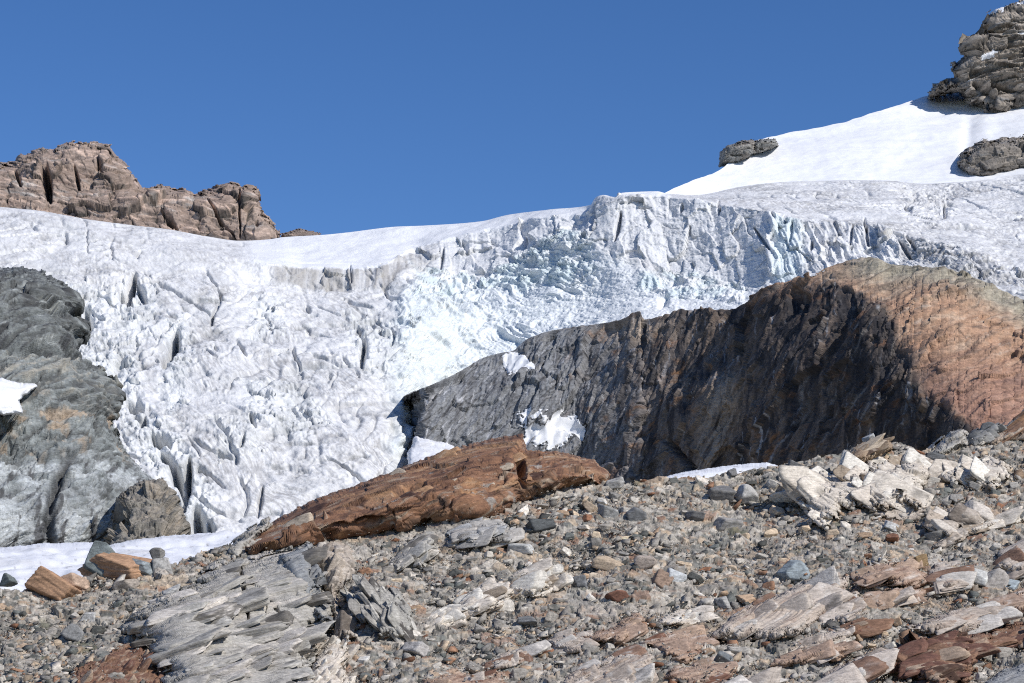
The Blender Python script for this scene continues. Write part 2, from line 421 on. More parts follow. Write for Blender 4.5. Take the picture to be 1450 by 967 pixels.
    # fluted columns over the rock dome
    colm = ridged(sc3(warp(rotxz(p, 8), 1.0, 8, 71), 2.5, 30, 30), 3, 72)-.4
    d += col_right*(colm*2.2+(wv-.5)*1.0)
    d += upper*(rough*.55*(.3+ro)+fine*.3+big*.8-tc*.6-(G+g2s*.5)*.6*act+jag*.1*act+(ridged(sc3(rotxz(pw,10),12,12,2.2),4,116)-.4)*.4)
    d += cap*(big*.2+perlin(p/F32(5), 75)*.25+fine*.06)
    # tall tower at the notch, a few named crevasses (photo places, real depth)
    def slot(x0, y0, x1, y1, w, dep):
        nonlocal d
        ex, ey = x1-x0, y1-y0; t = np.clip(((px-x0)*ex+(py-y0)*ey)/(ex*ex+ey*ey), 0, 1)
        q = np.hypot(px-x0-t*ex+nz*.12, py-y0-t*ey)
        d = d-dep*np.exp(-(q/(w*(.35+.65*np.sin(np.pi*np.clip(t, .05, .95)))))**2)
    for s in ((879,300,871,342,2.6,5),(843,288,840,330,2.2,4),(516,478,512,520,4.0,7),(505,460,515,482,3,3),(302,440,300,460,2.2,4),
              (190,392,180,424,7,11),(172,410,183,430,7,9),(196,405,205,428,4,7),(122,440,122,478,7,11),(128,455,118,470,5,8),(250,470,240,512,6,11),(236,500,232,520,5,7),(182,572,200,580,7,9),(205,590,200,604,4,6),(222,616,240,630,6,8),
              (246,664,258,692,8,11),(230,640,244,660,6,8),(268,650,260,724,5,11),(250,705,256,730,5,8),(278,722,284,764,9,13),(296,738,300,760,5,8),(216,615,224,628,5,7),(355,592,362,606,3,3),(346,618,340,632,3,3),(372,690,364,735,3,3),
              (1068,322,1092,358,2.2,4),(1092,300,1098,310,2,2),(1224,310,1230,350,2.4,4),(1208,318,1204,350,2,3),(1272,338,1290,366,3,4),(1283,332,1296,350,3,3),(1122,315,1120,345,3,3),(1150,345,1148,360,2.4,3),
              (966,288,964,300,2,3),(1018,285,1016,300,2,3),(903,292,922,294,1.4,1.6),(425,372,540,374,1.2,1),(496,376,498,404,1.6,2.5),(600,372,628,360,1.6,2.5),(628,352,624,384,2,3),(655,345,662,360,4,2.5),(742,332,744,350,2.5,2.5),(636,350,700,342,1.1,1.4),(690,368,730,360,1,1),
              (1290,276,1302,280,4,3),(1282,290,1290,302,3,3),(1337,290,1338,312,2.4,3),(945,420,935,436,6,2.5)):
        slot(*s)
    lipf = ss(0, 4, py-Sy)
    view = P0-np.array([0, 0, EYE], F32); view /= np.linalg.norm(view, axis=-1, keepdims=True)
    graze = ss(.0, .18, -(view*N).sum(-1))
    d = d*(lipf*.9+.1)*(graze*.85+.15)
    Dv = N+np.array([0, -.6, 0], F32); Dv /= np.linalg.norm(Dv, axis=-1, keepdims=True)
    P = P0+Dv*d[..., None].astype(F32)
    # ---- tint
    C = np.empty(P.shape, F32); C[:] = (.76, .765, .78)
    C = mix(C, (.785, .78, .78), np.clip(left+fall+upper, 0, 1))
    g1 = fbm(sc3(rotxz(pw, -14), 9, 12, 16), 5, 91); g2 = fbm(sc3(rotxz(pw, 12), 12, 8, 2.2), 5, 92)
    speck = ss(.22, .6, fbm(pw/F32(2.2), 4, 93))
    zone = ss(-.3, .35, fbm(p/F32(40), 3, 94))
    dirt = np.clip(ss(.12, .6, g2)*.55+speck*.5*zone+ss(.15, .6, g1)*.3, 0, 1)
    fl2 = ss(.5, .85, ridged(sc3(fs, 9, 9, 1.1), 4, 117, .55))
    dirt = np.clip(dirt+fl2*.75*ss(-.3, .3, fbm(p/F32(22), 3, 118)), 0, 1)
    C = mix(C, (.33, .32, .315), dirt*np.clip(fall*.8+left*.65+upper*.7+wall*.4, 0, 1))
    C = mix(C, (.22, .22, .225), np.clip(tc*.5+lc*.4+G*.55+g2s*.4+seam*.4, 0, 1)*act*np.clip(fall*.8+left*.7+upper*.75+wall*.5, 0, 1))
    C = mix(C, (.62, .625, .635), np.clip(fall+left+upper, 0, 1)*ss(-.1, .5, fbm(p/F32(14), 4, 98))*.5)
    C = mix(C, (.45, .47, .49), CR*.35*np.clip(fall+left+upper, 0, 1))
    band = ss(.05, .45, fbm(sc3(rotxz(warp(p, 6, 20, 171), -20), 26, 20, 6), 5, 172, .6))*ss(.1, .5, fbm(sc3(fs, 5, 5, .7), 5, 173, .65)+.25)
    C = mix(C, (.40, .39, .385), band*np.clip(fall*.55+left*.45+upper*.4, 0, 1))
    # wall: grey banded firn with dirty joints
    C = mix(C, (.70, .705, .72), wall*.6*ss(1100, 1000, px))
    dk = ss(370, 400, px)*ss(640, 560, px)
    C = mix(C, (.40, .385, .37), wall*dk*(.35+.65*ss(-.2, .5, joint)))
    line = ss(.25, .8, lay)
    C = mix(C, (.28, .28, .285), wall*line*.55*ss(.0, .4, fbm(p/F32(20), 3, 95)+.2))
    C = mix(C, (.30, .29, .285), wall*ss(.35, .8, joint)*.4)
    C = mix(C, (.25, .25, .25), wall*wedge*.35)
    # blue ice
    bl = np.clip(apron*(.45+.55*ss(.1, -.4, arc))*(.45+.55*ss(960, 760, px)), 0, 1)
    C = mix(C, (.67, .745, .77), bl*.75)
    C = mix(C, (.64, .69, .705), ss(535, 590, px+nz*2)*ss(740, 620, px)*ss(390, 440, py+nz)*.7)
    C = mix(C, (.50, .61, .65), np.clip(debris*.6*ss(-.1, .4, fbm(p/F32(9), 3, 96)+.15)+apron*lefta*ss(.0, -.45, arc)*.5*amp, 0, 1))
    C = mix(C, (.66, .75, .78), np.clip(col_right*ss(1150, 1120, px)*ss(1090, 1100, px)*.7+broken*fall*.12, 0, 1))
    C = mix(C, (.82, .825, .84), np.clip(cap, 0, 1))
    # sooty rim above the right-hand wall
    rim = ss(14, 2, np.abs(py-Ly-8)+nz)*ss(1090, 1130, px)*ss(1330, 1240, px)
    C = mix(C, (.36, .345, .33), rim*ss(-.2, .3, fbm(p/F32(6), 4, 97))*.8)
    # top roll-over so that the ice has a back
    back = []
    for dpy, dY in ((60, 260), (22, 70), (7, 18), (1.5, 4)):
        back.append(unproject(x, top+dpy, K[0][1]+dY)[None])
    P = np.concatenate(back+[P], 0)
    pad = lambda a: np.concatenate([np.repeat(a[:1], 4, 0), a], 0)
    C = pad(C); PX, PY = pad(px), pad(py)
    lab = np.zeros(px.shape, np.int32)                 # 0 icefall
    lab[(apron > .5)] = 1
    lab[(wall > .5) & (apron <= .5)] = 2
    lab[(px > 1085) & (apron <= .5) & (py > Ly+2+nz*.2) & (px < 1300)] = 2
    lab[(upper > .5) & (lab != 2)] = 3
    lab[(cap > .5) & (lab != 2)] = 4
    lab = pad(lab)
    root = bpy.data.objects.new('glacier', None); COL.objects.link(root); root.location = (0, 600, 0)
    tag(root, 'white crevassed hanging glacier spilling between grey cliff and dark rock dome', 'glacier')
    mi = ice_mat('glacier_ice', .9, .06, .35, .9, .55, .25)
    for k, (nm, lb) in enumerate((('icefall', 'steep dirty white icefall of cracked ice blocks'), ('ice_fan', 'pale blue fan of broken ice in curved ridges'), ('ice_wall', 'grey banded vertical ice wall with dark joints'), ('upper_ice', 'grey speckled upper ice sheet'), ('snow_cap', 'smooth clean snow rim'))):
        sel = lab == k
        if not sel.any(): continue
        me = grid_mesh(nm, P-np.array([0, 600, 0], F32), {'Col': C}, cellsel=sel)
        o = link(nm, me, mi, root); tag(o, lb)
build_glacier()

# ------------------------------------------------------------------ snow field to the right
def build_snow_field():
    x = np.linspace(925, 1580, 420)
    T = [(925,279),(940,272),(960,264),(1000,248),(1022,239),(1045,222),(1070,200),(1110,188),(1180,176),(1240,160),(1290,144),(1320,134),(1345,124),(1400,108),(1450,90),(1580,50)]
    top = pchip(T, x)
    bot = pchip([(925,284),(985,288),(1050,275),(1120,268),(1200,266),(1310,272),(1380,268),(1450,258),(1580,250)], x)
    v = np.linspace(0, 1, 260)[:, None]
    py = top+(bot-top)*v; px = np.broadcast_to(x, py.shape)
    Yb = pchip([(925,775),(985,790),(1050,812),(1120,820),(1200,818),(1310,815),(1450,818),(1580,818)], x)
    zb = (HOR-bot)/FPX*Yb
    tt = (HOR-py)/FPX
    sl = .56
    Y = (zb-sl*Yb)/(tt-sl)            # plane of slope .56 through the lower edge
    P = unproject(px, py, Y); N = grid_normals(P)
    g = np.exp(-((px-(1372-(py-180)*.08))/9)**2)*ss(150, 185, py)*ss(262, 225, py)
    d = fbm(P/F32(40), 3, 201)*2.2+fbm(sc3(P, 7, 24, 3.5), 3, 203)*.38-g*.9+np.exp(-((px-1395)/14)**2)*.7*ss(150, 180, py)*ss(260, 200, py)
    P = P+N*d[..., None].astype(F32)
    back = [unproject(x, top+40, Y[0]+200)[None], unproject(x, top+5, Y[0]+18)[None]]
    P = np.concatenate(back+[P], 0)
    C = np.empty(P.shape, F32); C[:] = (.83, .835, .85)
    me = grid_mesh('snow_field', P, {'Col': C}, smooth=True)
    o = link('snow_field', me, ice_mat('clean_snow', .3, .02, .12, 1.2, .5, .3))
    tag(o, 'smooth steep white snow field below the summit crag', 'snow field', kind='structure')
    return x, top, Yb
build_snow_field()
# ------------------------------------------------------------------ rock masses
def mass_grid(poly, depth, T, R, step=1.0, edge=3.0, escale=9.0, seed=1, skirt=5, gap=12.0, prof=.5, ang=None, ek=1.0):
    """a rounded mass standing at 'depth', its outline the polygon, bulging T metres over R pixels"""
    A = np.array(poly); m = 8*step+edge
    xs = np.arange(A[:, 0].min()-m, A[:, 0].max()+m, step); ys = np.arange(A[:, 1].min()-m, A[:, 1].max()+m, step)
    px, py = np.meshgrid(xs, ys)
    Yb = depth(px, py)
    d = sdf(poly, px, py)
    if edge and ang is not None:                     # broken outline that follows the beds
        a = math.radians(-ang); u = px*math.cos(a)+py*math.sin(a); v = -px*math.sin(a)+py*math.cos(a)
        for su, sv, k in ((26*ek, 8*ek, 1.0), (10*ek, 3.5*ek, .5)):
            cvv = worley(np.stack([u/su, v/sv, 0*px+seed+.5], -1).astype(F32), seed+int(su/ek), True)[0]
            d = d+(cvv-.5)*edge*2.0*k
    elif edge:
        q = np.stack([px/escale, py/escale, 0*px+seed], -1).astype(F32)
        d = d+fbm(q, 4, seed)*edge*2
    if edge: d0 = sdf(poly, px, py); d = d0+(d-d0)*np.exp(-(np.clip(d0, 0, None)/(edge*2.2+1.5))**2)     # only the rim is ragged
    t = np.clip(d/R, 0, 1)
    Y = Yb-T*np.clip(1-(1-t)**2, 0, 1)**prof
    s = np.clip(-d/(skirt*step), 0, 1)
    Y = Y+gap*s*s
    P = unproject(px, py, Y); N = grid_normals(P)
    return px, py, d, P, N, d > -skirt*step

def facing(P, N):
    v = P-np.array([0, 0, EYE], F32); v /= np.linalg.norm(v, axis=-1, keepdims=True)
    return .15+.85*ss(.05, .45, -(v*N).sum(-1))

def blocks(p, sx, sy, sz, seed, ew=.06):
    v, e, t = worley(sc3(p, sx, sy, sz), seed, True)
    return v-.5, t*.7, np.exp(-e/(ew*.7))

def patch_on(name, px, py, P, N, poly, seed, thick, mat, label, cat, edge=5.0, esc=10.0, group=None, col=(.74, .745, .76), parent=None, hol=None, bl=2.2):
    q = np.stack([px/esc, py/(esc*.6), 0*px+seed], -1).astype(F32)
    d = sdf(poly, px, py)+fbm(q, 5, seed, .6)*edge*2.2
    if hol is not None: d = d-hol*edge*1.1
    ok = d > 0
    PB = np.stack([blur(blur(P[..., i], bl, 0), bl, 1) for i in range(3)], -1)
    V = PB+N*(thick*(.1+.9*ss(0, 5, d)))[..., None].astype(F32)
    C = np.empty(V.shape, F32); C[:] = col
    me = grid_mesh(name, V, {'Col': C}, valid=ok, smooth=True)
    o = link(name, me, mat, parent); tag(o, label, cat, group); return o

M_SNOW = ice_mat('old_snow', .5, .05, .2, 2.0, .55, .25)

def build_dome():
    T = [(560,568),(580,556),(600,549),(640,531),(700,501),(725,497),(745,481),(790,466),(850,458),(885,449),(898,442),(906,441),(912,452),(930,449),(980,440),(1030,439),(1060,426),(1085,406),(1130,395),(1170,380),(1205,368),(1235,364),(1262,374),(1300,377),(1345,382),(1375,392),(1420,412),(1450,425),(1580,470)]
    nx, ny = 1010, 330
    x = np.linspace(572, 1580, nx)
    top = pchip(T, x)+perlin(np.stack([x/9, 0*x, 0*x], -1).astype(F32), 301)*2+perlin(np.stack([x/3, 0*x, 0*x], -1).astype(F32), 302)*.8
    py = top+(718-top)*(np.linspace(0, 1, ny)[:, None]); px = np.broadcast_to(x, py.shape).copy()
    Yt = pchip([(560,650),(640,668),(700,680),(790,680),(900,666),(1030,644),(1085,622),(1205,604),(1300,594),(1450,578),(1580,566)], x)
    t = (py-top)/(718-top)
    h = (718-top)*.18
    A = pchip([(560,.34),(700,.5),(900,.5),(1100,.52),(1250,.66),(1400,.78),(1580,.78)], x)*h
    Bx = pchip([(300,1095),(385,1130),(420,1236),(500,1288),(570,1335),(610,1385),(720,1460)], py.ravel()).reshape(py.shape)
    u = Bx-px
    prot = 8*(1-ss(-10, 210, u))*ss(0, 90, py-top)*(1-.45*ss(0, -220, u))
    prot += 9*(1-ss(0, 60, np.abs(px-(1010-(py-560)*.25))))*ss(480, 560, py)           # buttress
    prot += 8*np.exp(-((px-720)/70.)**2)*ss(500, 560, py)
    Y = Yt-A*(1-(1-t)**2)-prot+55*ss(604, 574, px+(py-590)*.0)**1.5
    Y = blur(Y, 2, 0)
    P = unproject(px, py, Y); N = grid_normals(P)
    nz = perlin(P/F32(9), 311)*16+perlin(P/F32(3), 312)*7
    dome = ss(-14, 16, -u+nz)
    dome = np.maximum(dome, ss(26, 8, py-top+nz*.6)*ss(1040, 1110, px))
    p1 = rotxz(warp(P, 2.5, 9, 321), 62); p2 = rotxz(warp(P, 2.5, 9, 325), 22)
    a1, b1, e1 = blocks(p1, 11, 8, 3.2, 331); a2, b2, e2 = blocks(p2, 9, 8, 3.6, 332)
    c1, f1, g1 = blocks(p1, 3.6, 3, 1.1, 333); c2, f2, g2 = blocks(p2, 3.2, 3, 1.2, 334)
    r = ridged(P/F32(5), 5, 335, .55)-.45
    lay1 = ridged(sc3(p1, 20, 16, 1.7), 4, 336, .6)-.4; lay2 = ridged(sc3(p2, 18, 14, 2.0), 4, 337, .6)-.4
    dk = 1-dome
    dk = 1-dome
    d = fbm(P/F32(30), 3, 338)*3.5
    fa, fb, fe = blocks(rotxz(warp(P, 3, 12, 351), 55), 26, 20, 10, 352, .03)
    rib = ridged(sc3(rotxz(warp(P, 3, 14, 353), 68), 40, 20, 5.5), 3, 354)-.4
    d += dk*(fa*3.0+fb*2.6+rib*1.3+a1*1.2+b1*1.3+c1*.35+f1*.5+lay1*.55+r*.45)
    jt = ridged(sc3(rotxz(warp(P, 3, 14, 355), 32), 22, 14, 4.2), 3, 356)-.4
    d2a, d2b, d2e = blocks(rotxz(warp(P, 2, 12, 357), 24), 20, 16, 7, 358, .03)
    d += dome*(d2a*1.2+d2b*2.0-e2*.25+jt*1.6+b2*.5+f2*.15+lay2*.45+r*.3)
    crk = np.exp(-((px-(945+(py-625)*.75))/5.)**2)*ss(615, 630, py)*ss(680, 660, py)
    d -= crk*4
    d *= ss(0, 6, py-top)*.9+.1
    P2 = P+N*d[..., None].astype(F32)
    # tints
    s1 = fbm(sc3(p1, 16, 10, 1.5), 5, 341, .6); s2 = fbm(sc3(rotxz(P, 78), 30, 10, 2.0), 5, 342, .6); s3 = fbm(sc3(p2, 10, 8, 2.2), 5, 343, .6)
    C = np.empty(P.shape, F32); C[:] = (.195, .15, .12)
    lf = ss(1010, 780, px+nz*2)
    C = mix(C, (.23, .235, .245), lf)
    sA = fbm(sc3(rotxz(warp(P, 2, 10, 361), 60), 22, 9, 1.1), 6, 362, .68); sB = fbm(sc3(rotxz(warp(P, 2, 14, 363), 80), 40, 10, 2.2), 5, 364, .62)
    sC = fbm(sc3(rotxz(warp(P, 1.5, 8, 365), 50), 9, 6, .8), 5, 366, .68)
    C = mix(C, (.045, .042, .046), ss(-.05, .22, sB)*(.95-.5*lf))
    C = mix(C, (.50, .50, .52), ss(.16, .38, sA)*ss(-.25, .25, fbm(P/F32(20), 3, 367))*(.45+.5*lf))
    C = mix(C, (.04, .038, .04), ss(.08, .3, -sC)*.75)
    C = mix(C, (.62, .62, .64), ss(.30, .46, fbm(sc3(rotxz(P, 80), 14, 6, .7), 4, 368, .6))*.55)
    oc = ss(.08, .45, fbm(sc3(p2, 7, 7, 3.5), 4, 344))*ss(-.3, .2, fbm(P/F32(28), 2, 345))
    C = mix(C, (.25, .13, .065), oc*.9*ss(740, 900, px)*ss(-.2, .2, sC+.1))
    bf = np.maximum(np.exp(-((px-(1018-(py-600)*.35))/24.)**2)*ss(520, 560, py), np.exp(-((px-900)/45.)**2-((py-465)/16.)**2))
    C = mix(C, (.40, .32, .25), np.clip(bf*1.3, 0, 1)*ss(-.35, .15, s1))
    drk = ss(-6, 10, u+sA*26)*ss(300, 120, u+sB*60)*ss(385, 425, py+sA*20)                   # wet black lichen below the dome, and that face's shade put into colour
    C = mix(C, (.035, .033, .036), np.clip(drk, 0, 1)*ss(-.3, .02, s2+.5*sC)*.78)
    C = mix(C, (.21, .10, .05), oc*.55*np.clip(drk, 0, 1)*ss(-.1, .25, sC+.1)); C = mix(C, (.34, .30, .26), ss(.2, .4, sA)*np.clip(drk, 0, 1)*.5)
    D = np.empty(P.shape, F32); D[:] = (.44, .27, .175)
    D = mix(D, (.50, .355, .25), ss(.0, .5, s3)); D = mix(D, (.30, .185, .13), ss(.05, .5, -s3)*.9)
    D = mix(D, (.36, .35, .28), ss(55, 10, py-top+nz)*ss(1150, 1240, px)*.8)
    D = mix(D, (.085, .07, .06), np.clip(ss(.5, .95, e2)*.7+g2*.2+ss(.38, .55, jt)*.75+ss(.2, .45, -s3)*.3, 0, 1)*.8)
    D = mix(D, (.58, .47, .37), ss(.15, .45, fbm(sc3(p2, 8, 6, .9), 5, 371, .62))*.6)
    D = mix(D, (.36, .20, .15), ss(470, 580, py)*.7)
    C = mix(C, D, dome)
    back = [unproject(x, top+60, Yt+90)[None], unproject(x, top+14, Yt+40)[None], unproject(x, top+1.5, Yt+7)[None]]
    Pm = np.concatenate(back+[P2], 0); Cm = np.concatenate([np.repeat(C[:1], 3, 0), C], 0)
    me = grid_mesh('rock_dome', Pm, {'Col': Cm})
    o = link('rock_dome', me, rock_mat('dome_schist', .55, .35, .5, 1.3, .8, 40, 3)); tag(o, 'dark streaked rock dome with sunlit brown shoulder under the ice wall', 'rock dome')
    patch_on('snow_patch', px, py, P2, N, [(708,506),(722,497),(745,503),(757,520),(762,536),(748,534),(735,530),(720,536),(716,520)], 351, .75, M_SNOW, 'small snow patch high on dark rock dome just under the ice', 'snow patch', 3, 8, hol=d*.5)
    patch_on('snow_patch', px, py, P2, N, [(736,592),(760,575),(790,578),(785,592),(830,594),(826,615),(800,640),(775,638),(750,632),(752,612)], 352, .75, M_SNOW, 'ragged snow patch on dark rock directly above rusty outcrop', 'snow patch', 6, 8, hol=d)
    patch_on('snow_patch', px, py, P2, N, [(1140,395),(1165,384),(1172,386),(1148,399),(1135,403)], 354, .6, M_SNOW, 'thin snow strip along the upper rim of the brown dome', 'snow patch', 1.5, 6)
    return px, py, P2, N
build_dome()

def build_left_cliff():
    poly = [(-90,378),(0,383),(30,382),(60,388),(90,405),(105,425),(105,440),(97,455),(110,470),(104,485),(113,510),(128,530),(147,550),(155,570),(153,600),(164,620),(182,650),(200,670),(225,690),(250,740),(262,800),(-90,800)]
    dep = lambda x, y: 548-(y-380)*.215+(x*.06)
    px, py, d, P, N, ok = mass_grid(poly, dep, 19, 85, 1.0, 3.0, 9, 401, 5, 25, prof=.85)
    nz = perlin(P/F32(8), 402)*14+perlin(P/F32(3), 403)*6
    p1 = rotxz(warp(P, 2.5, 9, 404), 28); pv = rotxz(warp(P, 2, 8, 405), 84)
    a, b, e = blocks(p1, 10, 8, 3.4, 406); c, f, g = blocks(p1, 3, 2.6, 1.1, 407)
    r = ridged(P/F32(5), 5, 408, .55)-.45; lay = ridged(sc3(p1, 16, 12, 1.6), 4, 409, .6)-.4
    knob = ss(535, 520, py+nz*.5); mid = ss(590, 606, py+nz*.6)*ss(660, 640, py+nz*.7); low = ss(640, 660, py+nz*.7)
    led = 1-knob-np.clip(mid+low, 0, 1)
    h = fbm(P/F32(22), 3, 410)*3
    fa, fb, fe = blocks(rotxz(warp(P, 3, 14, 461), 35), 22, 18, 9, 462, .03)
    rib = ridged(sc3(rotxz(warp(P, 3, 14, 463), 40), 26, 16, 4.5), 3, 464)-.4
    rimf = ss(5, 50, d)
    h += fa*2.2+fb*2.8*rimf+rib*1.8+a*(.2+1.3*mid)*rimf+b*(.5+1.1*mid)*rimf-e*.3*mid+(c*.3+f*.55)*(.5+1.2*mid)*rimf+lay*(1.1+.5*mid)-ss(.62, .85, ridged(sc3(rotxz(warp(P, 2, 9, 471), 32), 18, 10, 2.6), 4, 472, .6))*.9+r*.7
    h += -6*np.exp(-((py-(588+px*.02))/7.)**2)*ss(150, 40, px)*0+5*ss(640, 600, py)*ss(575, 590, py)*0
    h += 7*ss(660, 560, py)*ss(530, 545, py)+5*ss(380, 430, py)*ss(530, 500, py)                      # ledges
    h -= 3.5*np.exp(-((px-(85+10*np.sin(py/30.)-(py-700)*.25))/6.)**2)*ss(650, 680, py)
    Pd = P+N*(h*facing(P, N)*ss(-4, 12, d))[..., None].astype(F32)
    s1 = fbm(sc3(p1, 9, 8, 1.2), 6, 411, .68); sv = fbm(sc3(pv, 26, 8, 2.0), 5, 412, .6); sm = fbm(P/F32(3.2), 5, 465, .65)
    sd = fbm(sc3(rotxz(warp(P, 2, 8, 466), 48), 14, 8, 1.3), 5, 467, .68)
    C = np.empty(P.shape, F32); C[:] = (.225, .24, .235)
    C = mix(C, (.17, .18, .175), knob*.9)
    C = mix(C, (.055, .055, .058), knob*np.clip(ss(.0, .3, sv)+ss(.05, .3, sd), 0, 1)*.85)
    C = mix(C, (.37, .385, .375), ss(.08, .4, s1)*.8)
    C = mix(C, (.34, .31, .255), led*ss(-.05, .3, s1)*.8)
    C = mix(C, (.08, .08, .078), led*ss(.08, .35, -s1)*.8)
    ck = ridged(sc3(rotxz(warp(P, 2, 9, 471), 32), 18, 10, 2.6), 4, 472, .6)
    C = mix(C, (.05, .05, .05), ss(.62, .85, ck)*.7)
    C = mix(C, (.40, .31, .225), mid*ss(.02, .35, fbm(P/F32(4.5), 5, 413, .6))*.85)
    C = mix(C, (.06, .06, .058), mid*ss(.05, .4, -s1-.3*sm)*.8)
    C = mix(C, (.50, .52, .525), low*ss(-.3, .3, fbm(P/F32(11), 4, 414)+sm*.5)*.9)
    C = mix(C, (.10, .105, .11), low*ss(.18, .5, sm)*.7)
    C = mix(C, (.06, .058, .06), low*ss(.12, .34, sv)*.85)
    C = mix(C, (.06, .06, .065), low*np.exp(-((px-(85+10*np.sin(py/30.)-(py-700)*.25))/10.)**2)*.8)
    C = mix(C, (.05, .05, .052), ss(.6, 1, e)*.5)
    me = grid_mesh('rock_cliff', Pd, {'Col': C}, valid=ok)
    o = link('rock_cliff', me, rock_mat('grey_gneiss', .5, .35, .5, 1.3, .8, 28, 3)); tag(o, 'grey green glacier-worn rock cliff with dark water streaks beside the icefall', 'rock cliff')
    sx, sy, sd_, SP, SN, sok = mass_grid([(-60,530),(0,536),(14,541),(50,547),(36,557),(24,566),(30,584),(-60,588)], lambda x, y: dep(x, y)-37, 4, 26, .8, 1.5, 10, 415, 4, 9, prof=1.0)
    SP = SP+SN*(fbm(SP/F32(9), 3, 416)*1.0*ss(0, 8, sd_))[..., None].astype(F32)
    SC = np.empty(SP.shape, F32); SC[:] = (.78, .78, .79)
    o = link('snow_patch', grid_mesh('snow_patch', SP, {'Col': SC}, valid=sok, smooth=True), M_SNOW); tag(o, 'clean triangular snow patch on a ledge of the grey cliff', 'snow patch')
    # brown buttress at the cliff foot
    poly = [(152,760),(160,725),(175,700),(200,684),(228,680),(243,700),(255,725),(268,755),(272,800),(150,800)]
    dep = lambda x, y: 462-(y-690)*.2
    px, py, d, P, N, ok = mass_grid(poly, dep, 16, 45, .8, 3.0, 7, 421, 5, 30)
    p1 = rotxz(warp(P, 2, 6, 424), 30)
    a, b, e = blocks(p1, 5, 4, 3, 426); c, f, g = blocks(p1, 2, 1.8, 1.0, 427); r = ridged(P/F32(4), 5, 428, .55)-.45
    h = a*3+b*2.4-e*.8+c*1.0+f*1.0-g*.3+r*.9
    h -= 9*np.exp(-((px-162)/9.)**2)*ss(700, 720, py)*ss(760, 735, py)
    Pd = P+N*(h*ss(-3, 10, d))[..., None].astype(F32)
    C = np.empty(P.shape, F32); C[:] = (.24, .22, .19)
    C = mix(C, (.33, .28, .225), ss(-.1, .4, fbm(P/F32(5), 4, 429))*.8); C = mix(C, (.09, .085, .08), ss(.0, .5, fbm(sc3(p1, 6, 5, 1.6), 4, 430))*.7)
    me = grid_mesh('rock_buttress', Pd, {'Col': C}, valid=ok)
    o = link('rock_buttress', me, rock_mat('brown_gneiss', .7, .35, .5, 1.6, .8, 30, 3)); tag(o, 'brown blocky rock buttress between grey cliff foot and ice tongue', 'rock buttress')
build_left_cliff()

def crag(name, label, poly, dep, T, R, ang, big, small, cols, seed, slots=(), layamp=1.0, snow=(), edge=3.0, step=.8, mat=None, gap=40, saw=(0, 1)):
    S0 = big[0]
    px, py, d, P, N, ok = mass_grid(poly, dep, T, R, step, edge*1.3, 8, seed, 5, gap, prof=.8, ang=ang, ek=S0/14)
    p1 = rotxz(warp(P, big[0]*.12, big[0]*.9, seed+1), ang)
    a, b, e = blocks(p1, *big, seed+2, .05); c, f, g = blocks(p1, *small, seed+3)
    r = ridged(P/F32(small[0]*1.6), 5, seed+4, .55)-.45
    lay = ridged(sc3(p1, big[0]*2, big[0]*1.5, small[2]*1.3), 4, seed+5, .6)-.4
    S = big[0]
    h = a*S*.26+b*S*.36-e*S*.06+(c*.5+f*.9)*small[0]*.30-g*small[0]*.05+lay*S*.10*layamp+r*small[0]*.22+fbm(P/F32(S*2.5), 3, seed+6)*S*.22
    if saw[0]:
        q = p1[..., 2]/saw[1]+p1[..., 1]/saw[1]*.1+perlin(sc3(p1, saw[1]*9, saw[1]*6, saw[1]*3), seed+12)*.8
        iq = np.floor(q).astype(np.int32); fr = q-iq
        cell = (_h(iq, np.floor(p1[..., 0]/(saw[1]*4)+.8*perlin(sc3(p1, saw[1]*3, saw[1]*3, saw[1]), seed+13)).astype(np.int32), 0*iq, seed) & np.uint32(255)).astype(F32)/255
        h = h+saw[0]*(fr*.5+cell*.8-.6)
    for (x0, y0, x1, y1, w, dp) in slots:
        ex, ey = x1-x0, y1-y0; t = np.clip(((px-x0)*ex+(py-y0)*ey)/(ex*ex+ey*ey), 0, 1)
        q = np.hypot(px-x0-t*ex, py-y0-t*ey)+perlin(P/F32(3), seed+7)*1.5
        h = h-dp*np.exp(-(np.abs(q)/(w*(.4+.6*np.sin(np.pi*np.clip(t, .08, .92)))))**3)
    h = h*facing(P, N)
    Pd = P+N*(h*ss(-4, 9, d))[..., None].astype(F32)
    s1 = fbm(sc3(p1, S*1.2, S, small[2]*1.2), 5, seed+8, .6); s2 = fbm(P/F32(S*1.2), 4, seed+9)
    C = np.empty(P.shape, F32); C[:] = cols[0]
    C = mix(C, cols[1], ss(-.2, .35, s2)*.85); C = mix(C, cols[2], ss(.12, .5, s1)*.8); C = mix(C, cols[3], ss(.15, .5, -s1)*.8)
    C = mix(C, (.06, .055, .05), np.clip(e*.55+g*.2+ss(.35, .6, ridged(sc3(p1, S*1.6, S*1.2, small[2]*.9), 3, seed+14, .6))*.45, 0, 1))
    me = grid_mesh(name, Pd, {'Col': C}, valid=ok)
    o = link(name, me, mat or rock_mat(name+'_stone', .5*8/S, .35, .5, 1.4, .85, ang, 3)); tag(o, label, 'rock crag' if 'crag' in name else 'rock', kind='thing')
    for i, (pl, th, lb) in enumerate(snow):
        patch_on('snow_patch', px, py, Pd, N, pl, seed+60+i, th, M_SNOW, lb, 'snow patch', 1.6, 7)
    return o

